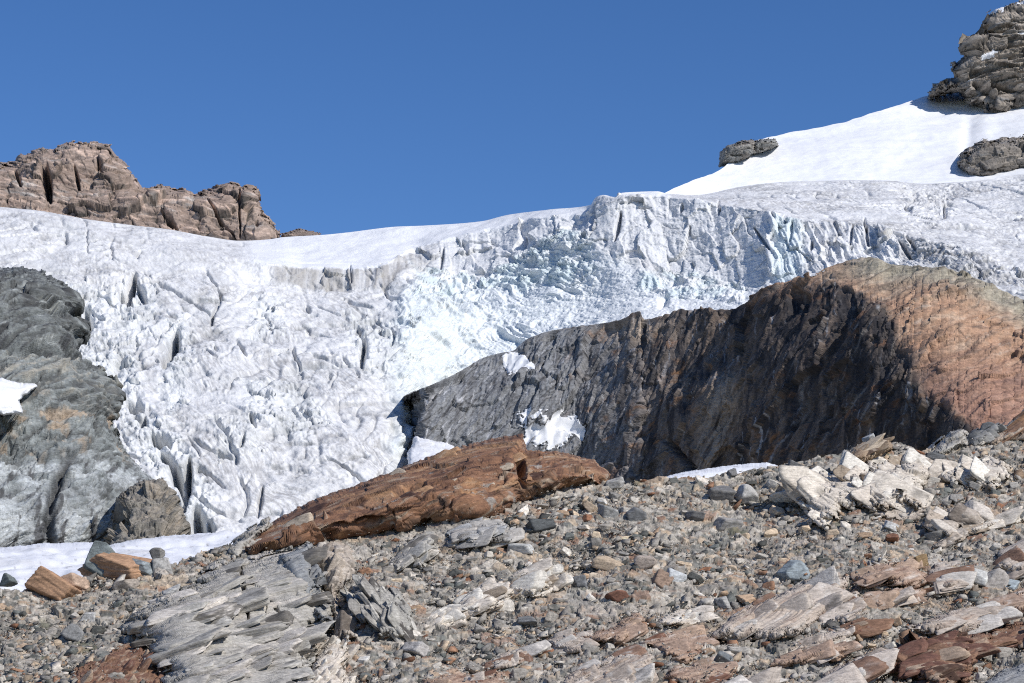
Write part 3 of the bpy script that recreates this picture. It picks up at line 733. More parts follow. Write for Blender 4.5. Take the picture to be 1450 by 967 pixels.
crag('rock_crag', 'reddish brown jagged crag rising behind the white glacier', [(-90,236),(0,236),(20,233),(30,222),(45,216),(60,210),(75,213),(95,205),(115,202),(130,205),(155,209),(162,222),(172,228),(185,245),(203,270),(215,264),(228,265),(231,268),(250,270),(262,268),(275,276),(290,272),(300,270),(310,263),(325,260),(337,263),(345,268),(355,264),(363,280),(370,305),(380,310),(388,320),(394,338),(380,352),(200,352),(-90,330)],
     lambda x, y: 893-(y-200)*.22, 14, 30, -12, (13, 13, 15), (4.2, 4, 2.2), [(.52,.385,.31),(.58,.44,.355),(.54,.51,.48),(.31,.22,.18)], 501,
     ((63,235,71,288,5,16),(22,243,30,268,3,9),(106,238,112,268,2.5,7),(138,226,145,250,2.5,6),(230,300,250,322,3,6),(236,308,243,320,4,6),(295,290,335,338,2,6),(338,270,340,335,1.6,5),(362,318,364,326,3,5)), 1.0, edge=2.0, saw=(1.8, 4.2))
crag('rock', 'low reddish rock tip poking above the snow rim beside the reddish crag', [(399,338),(401,332),(410,329),(425,325.5),(431,328),(440,328.5),(452,331),(453,338)], lambda x, y: 858+0*x, 3, 5, -10, (3,3,2.4), (1.2,1.2,.7), [(.38,.29,.24),(.44,.33,.27),(.42,.39,.36),(.2,.15,.13)], 541, edge=.6, step=.5, gap=15)
crag('summit_crag', 'tall layered grey brown summit crag at the top of the snow field', [(1318,136),(1322,121),(1340,112),(1352,110),(1350,96),(1353,88),(1366,80),(1364,57),(1385,50),(1396,48),(1393,31),(1400,22),(1412,15),(1430,8),(1450,3),(1560,-30),(1560,150),(1450,147),(1430,153),(1412,161),(1385,153),(1378,150),(1358,131),(1350,126)],
     lambda x, y: 935-(y)*.06, 15, 22, 9, (14, 12, 6), (4.5, 4, 1.5), [(.43,.375,.32),(.51,.43,.355),(.50,.505,.51),(.20,.175,.15)], 551,
     ((1368,60,1402,50,6,8),(1352,95,1375,85,5,7),(1380,120,1405,140,7,7),(1395,55,1430,45,3,6),(1400,118,1440,128,3,6),(1345,112,1358,118,3,4)), 2.2, edge=2.5, saw=(5.2, 4.4),
     snow=(([(1400,20),(1412,13),(1430,7),(1470,-4),(1470,8),(1436,15),(1412,22)], 1.2, 'snow cap on the very top of the summit crag'), ([(1390,82),(1404,74),(1412,80),(1400,88),(1384,92)], 1.0, 'small snow wedge halfway up the summit crag'), ([(1425,56),(1450,50),(1480,48),(1470,56),(1432,60)], .8, 'snow strip on a high ledge of the summit crag'), ([(1322,127),(1338,118),(1350,116),(1348,121),(1332,128)], .7, 'snow strip on the low toe of the summit crag')))
crag('rock_outcrop', 'rounded brown rock outcrop half buried in the snow field below summit crag', [(1358,236),(1362,222),(1370,212),(1390,203),(1420,197),(1450,195),(1560,190),(1560,238),(1450,245),(1410,251),(1382,255),(1368,247)],
     lambda x, y: 844-(y-200)*.1, 11, 15, 12, (8, 7, 5), (3, 2.6, 1.4), [(.38,.335,.29),(.45,.385,.32),(.47,.46,.45),(.15,.135,.12)], 581, edge=2.0, saw=(1.5, 2.6))
crag('rock_outcrop', 'small layered grey rock outcrop on the left skyline of the snow field', [(1019,235),(1023,215),(1032,207),(1048,203),(1060,200),(1067,201),(1068,212),(1060,222),(1045,229),(1030,233)],
     lambda x, y: 849+0*x, 6, 7, 10, (6, 5, 3), (2.2, 2, 1.0), [(.36,.345,.315),(.42,.36,.30),(.42,.44,.43),(.16,.15,.14)], 591, edge=1.0, step=.6, saw=(1.6, 1.6))
crag('rock_outcrop', 'small dark rock slab in snow just right of the skyline outcrop', [(1064,216),(1068,203),(1078,198),(1094,198),(1102,206),(1090,210),(1072,217)],
     lambda x, y: 857+0*x, 5, 6, 10, (5, 4, 2.5), (1.8, 1.6, .9), [(.36,.36,.34),(.40,.36,.31),(.42,.44,.43),(.16,.15,.14)], 601, edge=1.0, step=.6, saw=(1.2, 1.4))
# ------------------------------------------------------------------ moraine slope
G_CREST = [(-1500,850),(-300,838),(0,838),(40,834),(110,822),(150,812),(240,800),(300,778),(340,770),(400,760),(500,735),(600,712),(740,694),(860,683),(900,681),(960,677),(1040,669),(1090,661),(1130,656),(1180,649),(1200,642),(1235,624),(1270,625),(1310,637),(1350,634),(1400,624),(1450,608),(1600,570),(3200,520)]
def GY(px, py):
    q = np.stack([px/190., py/110., 0*px], -1).astype(F32)
    return 60+(967-py)*.05+fbm(q, 3, 701)*1.4
def GP(px, py, up=0.0):
    P = unproject(px, py, GY(px, py)); P[..., 2] += up; return P

PAL = np.array([(.33,.315,.29),(.25,.245,.235),(.44,.425,.395),(.52,.50,.46),(.10,.105,.10),(.16,.175,.17),(.50,.41,.31),(.42,.31,.22),(.25,.13,.08),(.34,.20,.13),(.64,.60,.54)], F32)
PALW = np.array([.17,.12,.17,.11,.11,.08,.09,.05,.025,.025,.05]); PALW = PALW/PALW.sum(); PAL = PAL*np.array([1.04, .985, .92], F32)
PALN = ['grey','grey','light grey','light grey','dark','dark green grey','buff','buff','rust brown','rust brown','whitish']

def build_ground():
    x = np.concatenate([[-1500, -1100, -800], np.arange(-650, -150, 4.0), np.arange(-150, 1600, 1.15), np.arange(1600, 2150, 4.0), [2300, 2600, 3200]])
    crest = pchip(G_CREST, x)+perlin(np.stack([x/14, 0*x, 0*x], -1).astype(F32), 703)*2.2+perlin(np.stack([x/4.5, 0*x, 0*x], -1).astype(F32), 704)*1.2
    nv = 400
    py = crest+(1020-crest)*np.linspace(0, 1, nv)[:, None]; px = np.broadcast_to(x, py.shape)
    P = unproject(px, py, GY(px, py)); N = grid_normals(P)
    pw = warp(P, .12, .5, 711)
    v1, e1, t1 = worley(sc3(pw, .85, .85, .5), 712); v2, e2, t2 = worley(sc3(pw, .30, .30, .2), 713); v3, e3, t3 = worley(sc3(P, .12, .12, .09), 714)
    pebbly = ss(-.25, .3, fbm(P/F32(3.5), 3, 715))
    d = fbm(P/F32(2.2), 4, 716)*.22+(v1-.5)*.14*(1-pebbly*.6)+t1*.12*(1-pebbly*.6)+(v2-.5)*.085+t2*.08+(v3-.5)*.04+t3*.03
    P = P+N*d[..., None].astype(F32)
    pal = lambda v: PAL[np.clip(np.searchsorted(np.cumsum(PALW), v), 0, len(PAL)-1)]
    C = np.empty(P.shape, F32); C[:] = (.175, .155, .13)
    big = ss(.45, .75, v1)*(1-pebbly)
    C = mix(C, pal(v3), .62)
    C = np.where((v2 > .45)[..., None], mix(C, pal((v2*7.13) % 1), .7), C)
    C = np.where((v1 > .62)[..., None] & (pebbly < .45)[..., None], mix(C, pal((v1*5.37) % 1), .55), C)
    C = mix(C, (.27, .165, .10), ss(.1, .5, fbm(P/F32(4), 4, 717))*.30)
    moss = ss(.34, .55, fbm(P/F32(1.1), 4, 718))
    C = mix(C, (.075, .085, .03), moss*.55)
    C = mix(C, (.10, .095, .085), (ss(.14, .0, e2)*.35+ss(.12, 0, e3)*.2))
    # ends: towards the camera, and over the crest down to the valley floor
    Yf, Yc = GY(px[-1], py[-1]), GY(px[0], py[0])
    ray = lambda X, Y: (X-CX)/FPX*Y
    def row(Y, z, k=1.0):
        return np.stack([P[0][:, 0]*0+ray(x, Y)*k, Y+0*x, z+0*x], -1).astype(F32)[None]
    front = []
    for Yq, f in ((46, .8), (34, .55), (20, .25), (8, .1), (0, 0), (-40, -.5), (-120, -1.5)):
        r = P[-1].copy(); r[:, 0] *= 1+(56-Yq)/40.; r[:, 1] = Yq; r[:, 2] = r[:, 2]*f if f >= 0 else f
        front.append(r[None])
    back = []
    c = P[0]
    for dY, dz in ((3500, None), (400, None), (90, None), (35, -6), (12, -2.2), (4, -.5), (1.2, -.1)):
        Yq = Yc+dY; r = np.stack([c[:, 0]*Yq/Yc, Yq, (c[:, 2]+dz) if dz is not None else (1.0+0*x)], -1).astype(F32)
        if dz is not None: r[:, 2] = np.maximum(r[:, 2], 1.0)
        back.append(r[None])
    C = np.concatenate([np.repeat(C[:1], 7, 0), C, np.repeat(C[-1:], 7, 0)], 0)
    P = np.concatenate(back+[P]+front, 0)
    me = grid_mesh('moraine_ground', P, {'Col': C})
    o = link('moraine_ground', me, rock_mat('moraine_gravel', 7, .35, .35, 30, .9, 0, 1.5)); tag(o, 'stony grey brown moraine slope filling the foreground', 'moraine slope', kind='structure')
build_ground()

# ------------------------------------------------------------------ bedrock outcrops in the slope
OUT = []
def plate_set(poly, n, rng, ang, face, asp, cols, seed, T, R_, dY, jit=.10, sink=.25, sub=4, aj=4, an=0.0, pw=(.38, .30, .22, .10)):
    R = np.random.RandomState(seed); A = np.array(poly); out = []; k = 0
    bx = A.min(0), A.max(0)
    while k < n:
        m = 400
        x = R.uniform(bx[0][0], bx[1][0], m); y = R.uniform(bx[0][1], bx[1][1], m); d = sdf(poly, x, y)
        for q in np.where(d > 2)[0]:
            if k >= n: break
            w = rng[0]+(rng[1]-rng[0])*R.uniform()**2.0
            if w*.3 > d[q]+5: w = max(rng[0], (d[q]+5)/.3)
            Yg = float(GY(x[q:q+1], y[q:q+1])[0])
            mpx = Yg/FPX; l = w*mpx*.5
            a = math.radians(ang+R.normal(0, aj)+an*float(perlin(np.array([[x[q]/70, y[q]/45, seed*.1]], F32), 77)[0]))
            L = np.array([math.cos(a), R.normal(0, .18), math.sin(a)]); L /= np.linalg.norm(L)
            nn = np.array([-math.sin(a)+R.normal(0, jit), -face+R.normal(0, jit), math.cos(a)*(1.15-face)+R.normal(0, jit)]); nn -= L*np.dot(L, nn); nn /= np.linalg.norm(nn)
            W = np.cross(nn, L)
            th = R.uniform(asp[1]*.6, asp[1]*1.5)
            V, Fc = rock_shape(seed*131+k, sub if w > 24 else 3, (l*1.25, l*asp[0]*R.uniform(.75, 1.4), l*th), 8, .012, .06, .72)
            V = V@np.stack([L, W, nn]).astype(F32)
            t = min(max(d[q]/(R_*1.5), 0), 1)
            P = unproject(x[q:q+1], y[q:q+1], np.array([Yg+dY-T*(1-(1-t)**2)+l*th*sink]))[0]
            pq = np.array(pw)
            if an: pq = pq*np.exp(2.2*np.array([perlin(np.array([[x[q]/45, y[q]/28, j*7.7+seed*.3]], F32), 78)[0] for j in range(len(pw))])); pq = pq/pq.sum()
            c = np.array(cols[R.choice(len(cols), p=pq)])*R.uniform(.88, 1.12)
            s = fbm(sc3(V@np.stack([L, W, nn]).astype(F32).T, l*.9, l*.9, l*.10)+F32(k*3.7), 4, seed % 977, .6)
            C = mix(np.broadcast_to(c, V.shape), c*.45, ss(.1, .5, s)); C = mix(C, np.minimum(np.array(cols[2])*1.1, .8), ss(.12, .5, -s)*.8)
            out.append(((V+P).astype(F32), Fc, C.astype(F32))); k += 1
    return out

def outcrop(name, label, poly, T, R, ang, big, small, cols, seed, saw=(0, 1), lay=1.0, edge=2.5, dY=0.0, cat=None, step=.8, mat=None, rough=1.0, slots=(), back=None, tk=.85, npl=0, pl=(16, 50), face=.45, pasp=(.6, .2), sink=.25, base=1.0, pw=(.38, .30, .22, .10), prof=.75, bed=None, pT=1.0, jit=.10, aj=4, an=0.0, massive=False):
    OUT.append(poly)
    px, py, d, P, N, ok = mass_grid(poly, lambda x, y: GY(x, y)+dY, T*tk, R*1.1, step, edge*2.2, 9, seed, 4, .9 if back is None else back, prof=prof, ang=None if (bed or massive) else ang)
    S = big[0]
    p1 = rotxz(warp(P, S*.12, S*.9, seed+1), ang)
    a, b, e = blocks(p1, *big, seed+2, .05); c, f, g = blocks(p1, *small, seed+3)
    r = ridged(P/F32(small[0]*1.4), 5, seed+4, .55)-.45
    ly = ridged(sc3(p1, S*2.2, S*1.5, small[2]*1.2), 4, seed+5, .6)-.4
    ly2 = ridged(sc3(p1, S*1.5, S, small[2]*.4), 3, seed+11, .6)-.4
    h = (a*S*.06+b*S*.16-e*S*.02+(c*.15+f*.5)*small[0]*.22)*base+ly*S*.035*lay+ly2*small[2]*.22*lay+r*small[0]*.10*rough*min(base, 1)
    if massive:                                          # one jointed, foliated mass
        A1, B1, E1 = blocks(rotxz(warp(P, .35, 1.6, seed+30), ang+4), 3.0, 2.2, 1.0, seed+31, .03)
        A2, B2, E2 = blocks(rotxz(warp(P, .15, .8, seed+32), ang-6), 1.15, .9, .34, seed+33, .03)
        A3, B3, E3 = blocks(rotxz(warp(P, .06, .4, seed+34), ang), .45, .36, .11, seed+35, .03)
        pj = rotxz(warp(warp(P, .1, .5, seed+39), .5, 2.2, seed+36), ang)
        J1 = ridged(sc3(pj, 3.2, 2, .34), 4, seed+37, .6)-.4; J2 = ridged(sc3(pj, 1.6, 1, .12), 4, seed+38, .62)-.4
        h = (A1*.22+B1*.60+A2*.05+B2*.20+A3*.012+B3*.05+J1*.17+J2*.055+r*.05)*facing(P, N)
    if bed:                                              # thick beds that pinch and swell, thinner ones within
        pb = rotxz(warp(warp(P, .25, 1.6, seed+20), 1.2, 7, seed+24), ang)
        q = pb[..., 2]/bed[1]+pb[..., 1]/bed[1]*.35; iq = np.floor(q).astype(np.int32); fr = q-iq
        hh = lambda i, w_, k: (_h(i, np.floor(pb[..., 0]/w_+(i*.37) % 1).astype(np.int32), 0*i, seed+k) & np.uint32(255)).astype(F32)/255
        lens = hh(iq, bed[1]*6, 3); i2 = np.floor(q*3.3).astype(np.int32); l2 = hh(i2, bed[1]*2.6, 4)
        h = h+bed[0]*(lens*.9-.45+(fr-.5)*.55+.28*(l2-.5))
    for (x0, y0, x1, y1, w, dp) in slots:
        ex, ey = x1-x0, y1-y0; t = np.clip(((px-x0)*ex+(py-y0)*ey)/(ex*ex+ey*ey), 0, 1)
        qq = np.hypot(px-x0-t*ex, py-y0-t*ey)+perlin(P/F32(.25), seed+7)*2
        h = h-dp*np.exp(-(np.abs(qq)/(w*(.4+.6*np.sin(np.pi*np.clip(t, .08, .92)))))**3)
    Pd = P+N*(h*ss(-3, 7, d))[..., None].astype(F32)
    s1 = fbm(sc3(p1, S*1.3, S*.8, small[2]*.9), 5, seed+9, .6); s2 = fbm(P/F32(S*.9), 4, seed+10)
    C = np.empty(P.shape, F32); C[:] = cols[0]
    C = mix(C, cols[1], ss(-.15, .35, s2)*.85); C = mix(C, cols[2], ss(.05, .4, s1)*.9); C = mix(C, cols[3], ss(.1, .45, -s1)*.9)
    if massive:
        f1 = fbm(sc3(pj, 1.8, 1.2, .16), 6, seed+40, .66); f2 = fbm(sc3(pj, 4, 2.5, .8), 4, seed+41); f3 = fbm(P/F32(.35), 4, seed+42, .6)
        C[:] = cols[0]; C = mix(C, cols[1], ss(-.05, .35, f2)*.9); C = mix(C, np.array(cols[0])*.62, ss(.05, .35, -f2)*.8)
        C = mix(C, cols[2], ss(.12, .34, f1)*.75); C = mix(C, cols[3], ss(.06, .28, -f1)*.9)
        C = mix(C, (.42, .23, .11), ss(.15, .45, fbm(P/F32(1.1), 4, seed+43))*.6)
        C = mix(C, (.34, .32, .285), ss(.16, .36, f3)*ss(.05, .4, fbm(P/F32(1.6), 3, seed+44)+.12)*.85)     # grey grit lying on it
        C = mix(C, (.045, .03, .025), np.clip(ss(.36, .52, J1)*.65+E1*.4+E2*.3, 0, 1))
    if bed: C = mix(C, cols[1], (l2 > .72)*.6); C = mix(C, np.array(cols[0])*.6, (lens < .3)*.5)
    C = mix(C, (.05, .045, .04), ss(.62, .9, ly2)*.35+np.clip(e*.35+g*.2, 0, 1)*base*.8)
    L = [grid_tris(Pd, C, ok)]
    if npl: L += plate_set(poly, npl, pl, ang, face, pasp, cols, seed, T*tk*pT, R*.8, dY, sink=sink, pw=pw, jit=jit, aj=aj, an=an)
    V, Tn, Cn = join_tris(L)
    me = raw_mesh(name, V, Tn, {'Col': np.clip(Cn, .01, .85)})
    o = link(name, me, mat or MATS[(int(ang//20)) % 3]); tag(o, label, cat or name.replace('_', ' '), kind='thing')
    return o
MATS = [rock_mat('slab_stone', 5, .35, .4, 16, .8, 15, 4), rock_mat('slab_stone_tilted', 5, .35, .4, 16, .8, 28, 4), rock_mat('slab_stone_steep', 5, .3, .4, 16, .8, 60, 3)]
RUST = [(.27,.14,.08),(.38,.225,.125),(.44,.36,.27),(.10,.052,.036)]
RUST2 = [(.24,.135,.085),(.17,.085,.06),(.38,.28,.20),(.08,.045,.03)]
GREY = [(.375,.35,.31),(.43,.405,.36),(.54,.49,.43),(.165,.15,.13)]
BUFF = [(.42,.36,.30),(.48,.40,.32),(.56,.50,.43),(.20,.165,.135)]
PALE = [(.58,.51,.43),(.64,.57,.48),(.68,.63,.55),(.34,.27,.20)]
PINK = [(.43,.355,.29),(.49,.42,.355),(.58,.53,.47),(.24,.145,.10)]
PINK2 = [(.38,.265,.195),(.44,.31,.22),(.54,.46,.39),(.17,.085,.055)]
SLATE = [(.27,.275,.275),(.32,.315,.305),(.38,.365,.345),(.14,.14,.14)]

outcrop('rock_outcrop', 'large rust brown outcrop lying across the crest of the scree slope', [(332,780),(350,762),(398,735),(450,707),(500,691),(560,668),(598,652),(640,638),(690,625),(738,617),(745,640),(790,642),(840,654),(862,672),(858,692),(800,702),(740,716),(700,738),(640,747),(580,757),(520,767),(470,772),(400,786),(355,792)], 6.5, 50, 24, (3.0,2.4,1.2), (1.2,.9,.4), RUST, 751, edge=.8, dY=1.5, back=6, massive=True, prof=.85, tk=.62, npl=34, pl=(12,50), face=.45, pasp=(.7,.25), sink=.7, jit=.12, pw=(.42,.34,.12,.12), slots=((735,640,742,690,5,.7),(560,700,600,690,6,.5),(470,745,540,735,7,.7)))
outcrop('rock_slab', 'smooth grey slab leaning at the left end of the rusty outcrop', [(318,786),(335,765),(358,748),(378,736),(382,742),(352,772),(338,788)], .8, 10, 40, (2,1.5,1), (.5,.5,.2), GREY, 771, (0,1), .5, 1.0, .3)
outcrop('rock_outcrop', 'big grey outcrop of stepped slaty beds at lower left', [(165,890),(230,842),(285,818),(305,800),(345,792),(400,777),(437,770),(447,800),(462,850),(476,886),(448,893),(432,915),(440,960),(432,1010),(185,1010),(238,955),(207,912)], 2.2, 45, 17, (1.3,1.2,.6), (.4,.4,.16), GREY, 781, (.24,.30), 1.4, 3.0, slots=((340,800,352,880,3,.25),(355,835,400,870,3,.25),(300,905,345,895,3,.3)), npl=150, pl=(18,95), face=.30, pasp=(.55,.17), sink=.3, base=.5)
outcrop('rock_slab', 'tall smooth grey slab dipping into a black cleft', [(396,790),(437,769),(441,790),(455,835),(470,878),(455,884),(440,872),(415,835)], 1.4, 14, 20, (3,2.5,1.2), (.6,.6,.16), SLATE, 801, (.06,.12), .9, 1.2, -.7)
outcrop('rock_column', 'rounded buff conglomerate column right of the grey slab', [(442,776),(480,768),(496,776),(504,796),(492,822),(478,838),(480,862),(490,885),(505,900),(486,905),(474,885),(466,850),(452,815)], 1.4, 22, 70, (.9,.8,.8), (.25,.25,.22), BUFF, 811, (0,1), .6, 1.0, -.1, slots=((447,830,468,880,6,.9),),rough=1.6, npl=20, pl=(16,40), face=.4, pasp=(.8,.6), sink=.6)
outcrop('rock_fins', 'dark ribs of upright slaty beds beside the buff column', [(492,840),(505,828),(535,826),(565,838),(582,865),(592,886),(572,900),(535,898),(508,880),(496,862)], 1.3, 16, -52, (.8,.6,.3), (.3,.3,.1), [(.36,.34,.30),(.30,.28,.25),(.48,.45,.40),(.10,.09,.08)], 821, (.26,.22), 1.5, 2.0, npl=38, pl=(16,60), face=.35, pasp=(.5,.14), sink=.1, base=.4)
outcrop('rock_outcrop', 'light grey rounded ledges below the middle of the rusty outcrop', [(552,800),(575,772),(600,756),(618,770),(622,785),(600,792),(606,805),(585,800),(560,812)], .9, 16, 35, (1.0,.9,.6), (.35,.3,.16), GREY, 831, (.12,.25), 1, 2.0, npl=24, pl=(14,45), face=.5, pasp=(.6,.25), base=.5)
outcrop('rock_slab', 'flat pale grey slab just below the rusty outcrop', [(634,752),(655,742),(700,736),(725,748),(737,764),(722,770),(690,766),(672,776),(648,768)], .9, 14, 20, (1.6,1.3,.8), (.45,.4,.18), [(.40,.375,.34),(.36,.355,.345),(.50,.46,.41),(.19,.175,.16)], 841, (.08,.3), .8, 2.0, npl=9, pl=(20,60), face=.55, pasp=(.6,.15), base=.4)
outcrop('rock_ledge', 'pale yellowish shattered ledge in the middle of the scree, lower left of a twin', [(645,862),(660,838),(700,822),(722,826),(728,842),(702,860),(680,868),(655,870)], .8, 12, 24, (.8,.7,.35), (.25,.25,.12), PALE, 851, (.14,.2), 1, 2.0, npl=26, pl=(12,45), face=.62, pasp=(.6,.2), base=.4)
outcrop('rock_ledge', 'pale yellowish shattered ledge with long orange-edged slab, upper right of a twin', [(726,816),(748,798),(775,800),(795,818),(790,834),(755,846),(728,834)], .8, 12, 26, (.8,.7,.35), (.25,.25,.12), PALE, 861, (.14,.2), 1, 2.0, npl=26, pl=(12,45), face=.62, pasp=(.6,.2), base=.4)
outcrop('rock_ledge', 'pale broken ledge right of the dark slaty ribs', [(592,884),(606,872),(632,862),(654,868),(652,882),(625,892),(600,893)], .6, 10, 26, (.7,.6,.35), (.25,.25,.12), PALE, 866, (.12,.2), 1, 1.6, npl=26, pl=(12,45), face=.62, pasp=(.6,.2), base=.4)
outcrop('rock_outcrop', 'pale cracked bedrock hump at the bottom left of centre', [(445,930),(462,905),(482,902),(497,925),(490,950),(500,975),(470,1000),(425,1005),(432,965)], 1.1, 18, 50, (.7,.6,.45), (.25,.25,.15), PALE, 871, (.14,.25), 1.2, 2.5, npl=26, pl=(12,36), face=.5, pasp=(.7,.35), base=.7)
outcrop('rock_outcrop', 'rust red crumbling rock at the bottom left corner', [(95,1005),(110,950),(150,920),(185,905),(205,925),(232,955),(246,985),(240,1010)], .4, 20, 50, (.6,.5,.4), (.22,.2,.14), RUST2, 876, (.10,.25), 1.4, 4.0, npl=60, pl=(8,30), face=.4, pasp=(.7,.3), base=.7)
outcrop('rock_slab', 'buff streaked slab near the bottom centre', [(683,944),(715,924),(758,912),(768,922),(748,934),(715,946)], .5, 9, 22, (1.2,.9,.4), (.35,.3,.12), PINK, 881, (.06,.14), 1.4, 1.5, npl=7, pl=(20,60), face=.62, pasp=(.6,.15), base=.4)
outcrop('rock_slab', 'brown stained slab with a dark triangular face', [(818,902),(850,893),(880,882),(905,868),(911,876),(900,900),(884,912),(848,908)], .9, 12, 28, (1.1,.9,.4), (.35,.3,.12), PINK2, 886, (.08,.14), 1.5, 1.5, npl=7, pl=(20,60), face=.62, pasp=(.6,.15), base=.4)
outcrop('rock_slab', 'brown grey slab between gravel just left of the dark-faced slab', [(772,908),(800,898),(832,900),(842,915),(822,926),(790,920)], .5, 9, 22, (1.0,.8,.4), (.3,.3,.12), PINK, 891, (.06,.14), 1.3, 1.5, npl=7, pl=(20,60), face=.62, pasp=(.6,.15), base=.4)
outcrop('rock_slab', 'orange brown humped slab right of the dark-faced slab', [(905,910),(940,898),(975,890),(1000,896),(1016,912),(985,928),(972,938),(945,930)], .8, 12, 20, (1.1,.9,.4), (.35,.3,.12), PINK2, 896, (.07,.15), 1.3, 1.5, npl=7, pl=(20,60), face=.62, pasp=(.6,.15), base=.4)
outcrop('rock_outcrop', 'pinkish grey cracked bedrock at the bottom edge right of centre', [(845,940),(870,922),(905,916),(925,932),(920,960),(905,1005),(800,1005),(790,965),(820,950)], 1.0, 16, 28, (1.0,.9,.5), (.35,.3,.16), PINK, 901, (.10,.2), 1.3, 2.5, npl=22, pl=(20,70), face=.55, pasp=(.6,.2), base=.5)
outcrop('rock_outcrop', 'orange brown bedrock at the bottom edge in the centre', [(590,1005),(600,965),(640,950),(672,958),(705,950),(718,975),(715,1005)], .8, 14, 20, (.9,.8,.4), (.3,.3,.14), PINK2, 906, (.10,.2), 1.3, 2.0, npl=16, pl=(20,60), face=.55, pasp=(.6,.2), base=.5)
outcrop('rock_slab', 'large smooth pinkish grey slab in the lower right scree', [(1002,902),(1020,888),(1050,862),(1085,846),(1120,832),(1180,813),(1201,820),(1197,845),(1178,868),(1150,885),(1128,901),(1090,903),(1050,905)], 1.3, 18, 31, (3.0,2.4,1.2), (.7,.6,.16), PINK, 911, (.05,.16), 1.5, 1.6, mat=MATS[1], slots=((1040,890,1085,862,4,.25),(1010,880,1052,860,3,.2)), npl=9, pl=(30,110), face=.72, pasp=(.5,.09), base=.25, sink=.6)
outcrop('rock_slab', 'humped brown slab uphill of the smooth pinkish slab', [(1205,815),(1240,800),(1290,796),(1312,812),(1316,826),(1285,832),(1255,826),(1225,834)], 1.0, 13, 20, (1.4,1.2,.6), (.45,.4,.15), PINK2, 921, (.09,.16), 1.3, 1.5, npl=9, pl=(22,75), face=.62, pasp=(.55,.14), base=.4)
outcrop('rock_slab', 'orange streaked slab just below the humped brown slab', [(1215,850),(1240,838),(1285,830),(1310,836),(1305,848),(1280,858),(1245,860)], .8, 11, 17, (1.4,1.2,.5), (.4,.35,.14), PINK2, 926, (.07,.15), 1.3, 1.5, npl=9, pl=(22,75), face=.62, pasp=(.55,.14), base=.4)
outcrop('rock_slab', 'greyish brown slab between humped slab and white block at right', [(1312,806),(1330,795),(1352,797),(1370,812),(1368,830),(1345,836),(1318,830)], .8, 11, 10, (1.1,1.0,.5), (.4,.35,.15), PINK, 931, (.07,.16), 1.2, 1.5, npl=9, pl=(22,75), face=.62, pasp=(.55,.14), base=.4)
outcrop('rock_slab', 'cream and orange slab at lower right with rust underside', [(1282,892),(1310,880),(1345,867),(1400,856),(1432,862),(1430,880),(1400,892),(1350,896),(1310,897)], 1.0, 12, 16, (1.6,1.3,.5), (.45,.4,.14), PINK, 936, (.08,.16), 1.5, 1.5, npl=9, pl=(30,100), face=.6, pasp=(.5,.12), base=.35)
outcrop('rock_outcrop', 'broken rusty ledges with black gaps in the lower right corner', [(1255,925),(1290,908),(1345,898),(1395,893),(1412,910),(1385,935),(1372,962),(1330,975),(1300,960),(1268,945)], 1.4, 14, 17, (.9,.8,.35), (.35,.3,.12), RUST2, 941, (.24,.28), 1.4, 2.0, slots=((1270,915,1300,905,6,.5),(1335,955,1365,950,7,.5)), npl=46, pl=(18,65), face=.5, pasp=(.6,.2), base=.5)
outcrop('rock_slab', 'long pinkish slab running to the bottom edge in the right corner', [(1115,1010),(1150,970),(1190,942),(1240,922),(1275,920),(1278,934),(1240,960),(1215,985),(1190,1010)], 1.3, 15, 26, (2.4,2.0,.8), (.5,.45,.15), PINK, 951, (.07,.16), 1.4, 1.6, npl=10, pl=(30,110), face=.65, pasp=(.5,.1), base=.3)
outcrop('rock_slab', 'rusty ledge left of the long pinkish slab', [(1090,942),(1120,928),(1160,915),(1204,910),(1210,922),(1185,934),(1140,940)], .8, 10, 15, (1.1,.9,.35), (.35,.3,.12), PINK2, 956, (.09,.15), 1.4, 1.5, npl=12, pl=(18,60), face=.5, pasp=(.6,.17), base=.4)
outcrop('rock_slab', 'dark rust ledge below the orange streaked slab', [(1188,890),(1215,878),(1240,878),(1252,892),(1230,900),(1200,897)], .5, 8, 12, (.8,.7,.3), (.3,.25,.1), RUST2, 961, (.08,.14), 1.3, 1.5, npl=12, pl=(18,60), face=.5, pasp=(.6,.17), base=.4)
outcrop('rock_slab', 'grey bedrock slab at the right edge of the bottom corner', [(1395,965),(1425,945),(1460,930),(1500,925),(1500,1010),(1380,1010)], .9, 14, 20, (1.2,1.0,.5), (.4,.35,.15), SLATE, 966, (.08,.2), 1.2, 2, npl=12, pl=(18,60), face=.5, pasp=(.6,.17), base=.4)
outcrop('rock_slab', 'rust topped slab at the right edge above the bottom corner', [(1405,852),(1435,838),(1500,826),(1500,872),(1448,868),(1420,864)], .7, 10, 16, (1.2,1.0,.5), (.4,.35,.15), PINK2, 969, (.08,.2), 1.2, 2, npl=12, pl=(18,60), face=.5, pasp=(.6,.17), base=.4)
outcrop('rock_outcrop', 'big cream coloured blocky outcrop high on the right of the scree', [(1112,694),(1135,680),(1165,670),(1205,662),(1260,652),(1312,648),(1325,662),(1312,678),(1300,708),(1312,722),(1250,722),(1200,716),(1182,734),(1168,748),(1148,738),(1132,716)], 1.5, 22, -32, (1.2,1.1,.7), (.4,.35,.25), PALE, 971, (.14,.45), 1.0, 3.0, slots=((1215,672,1232,700,3,.5),(1260,690,1275,715,3,.4),(1230,700,1250,705,2.5,.4)), npl=34, pl=(20,90), face=.8, pasp=(.75,.16), base=1.0, sink=1.0, tk=.8, pT=.9, jit=.06)
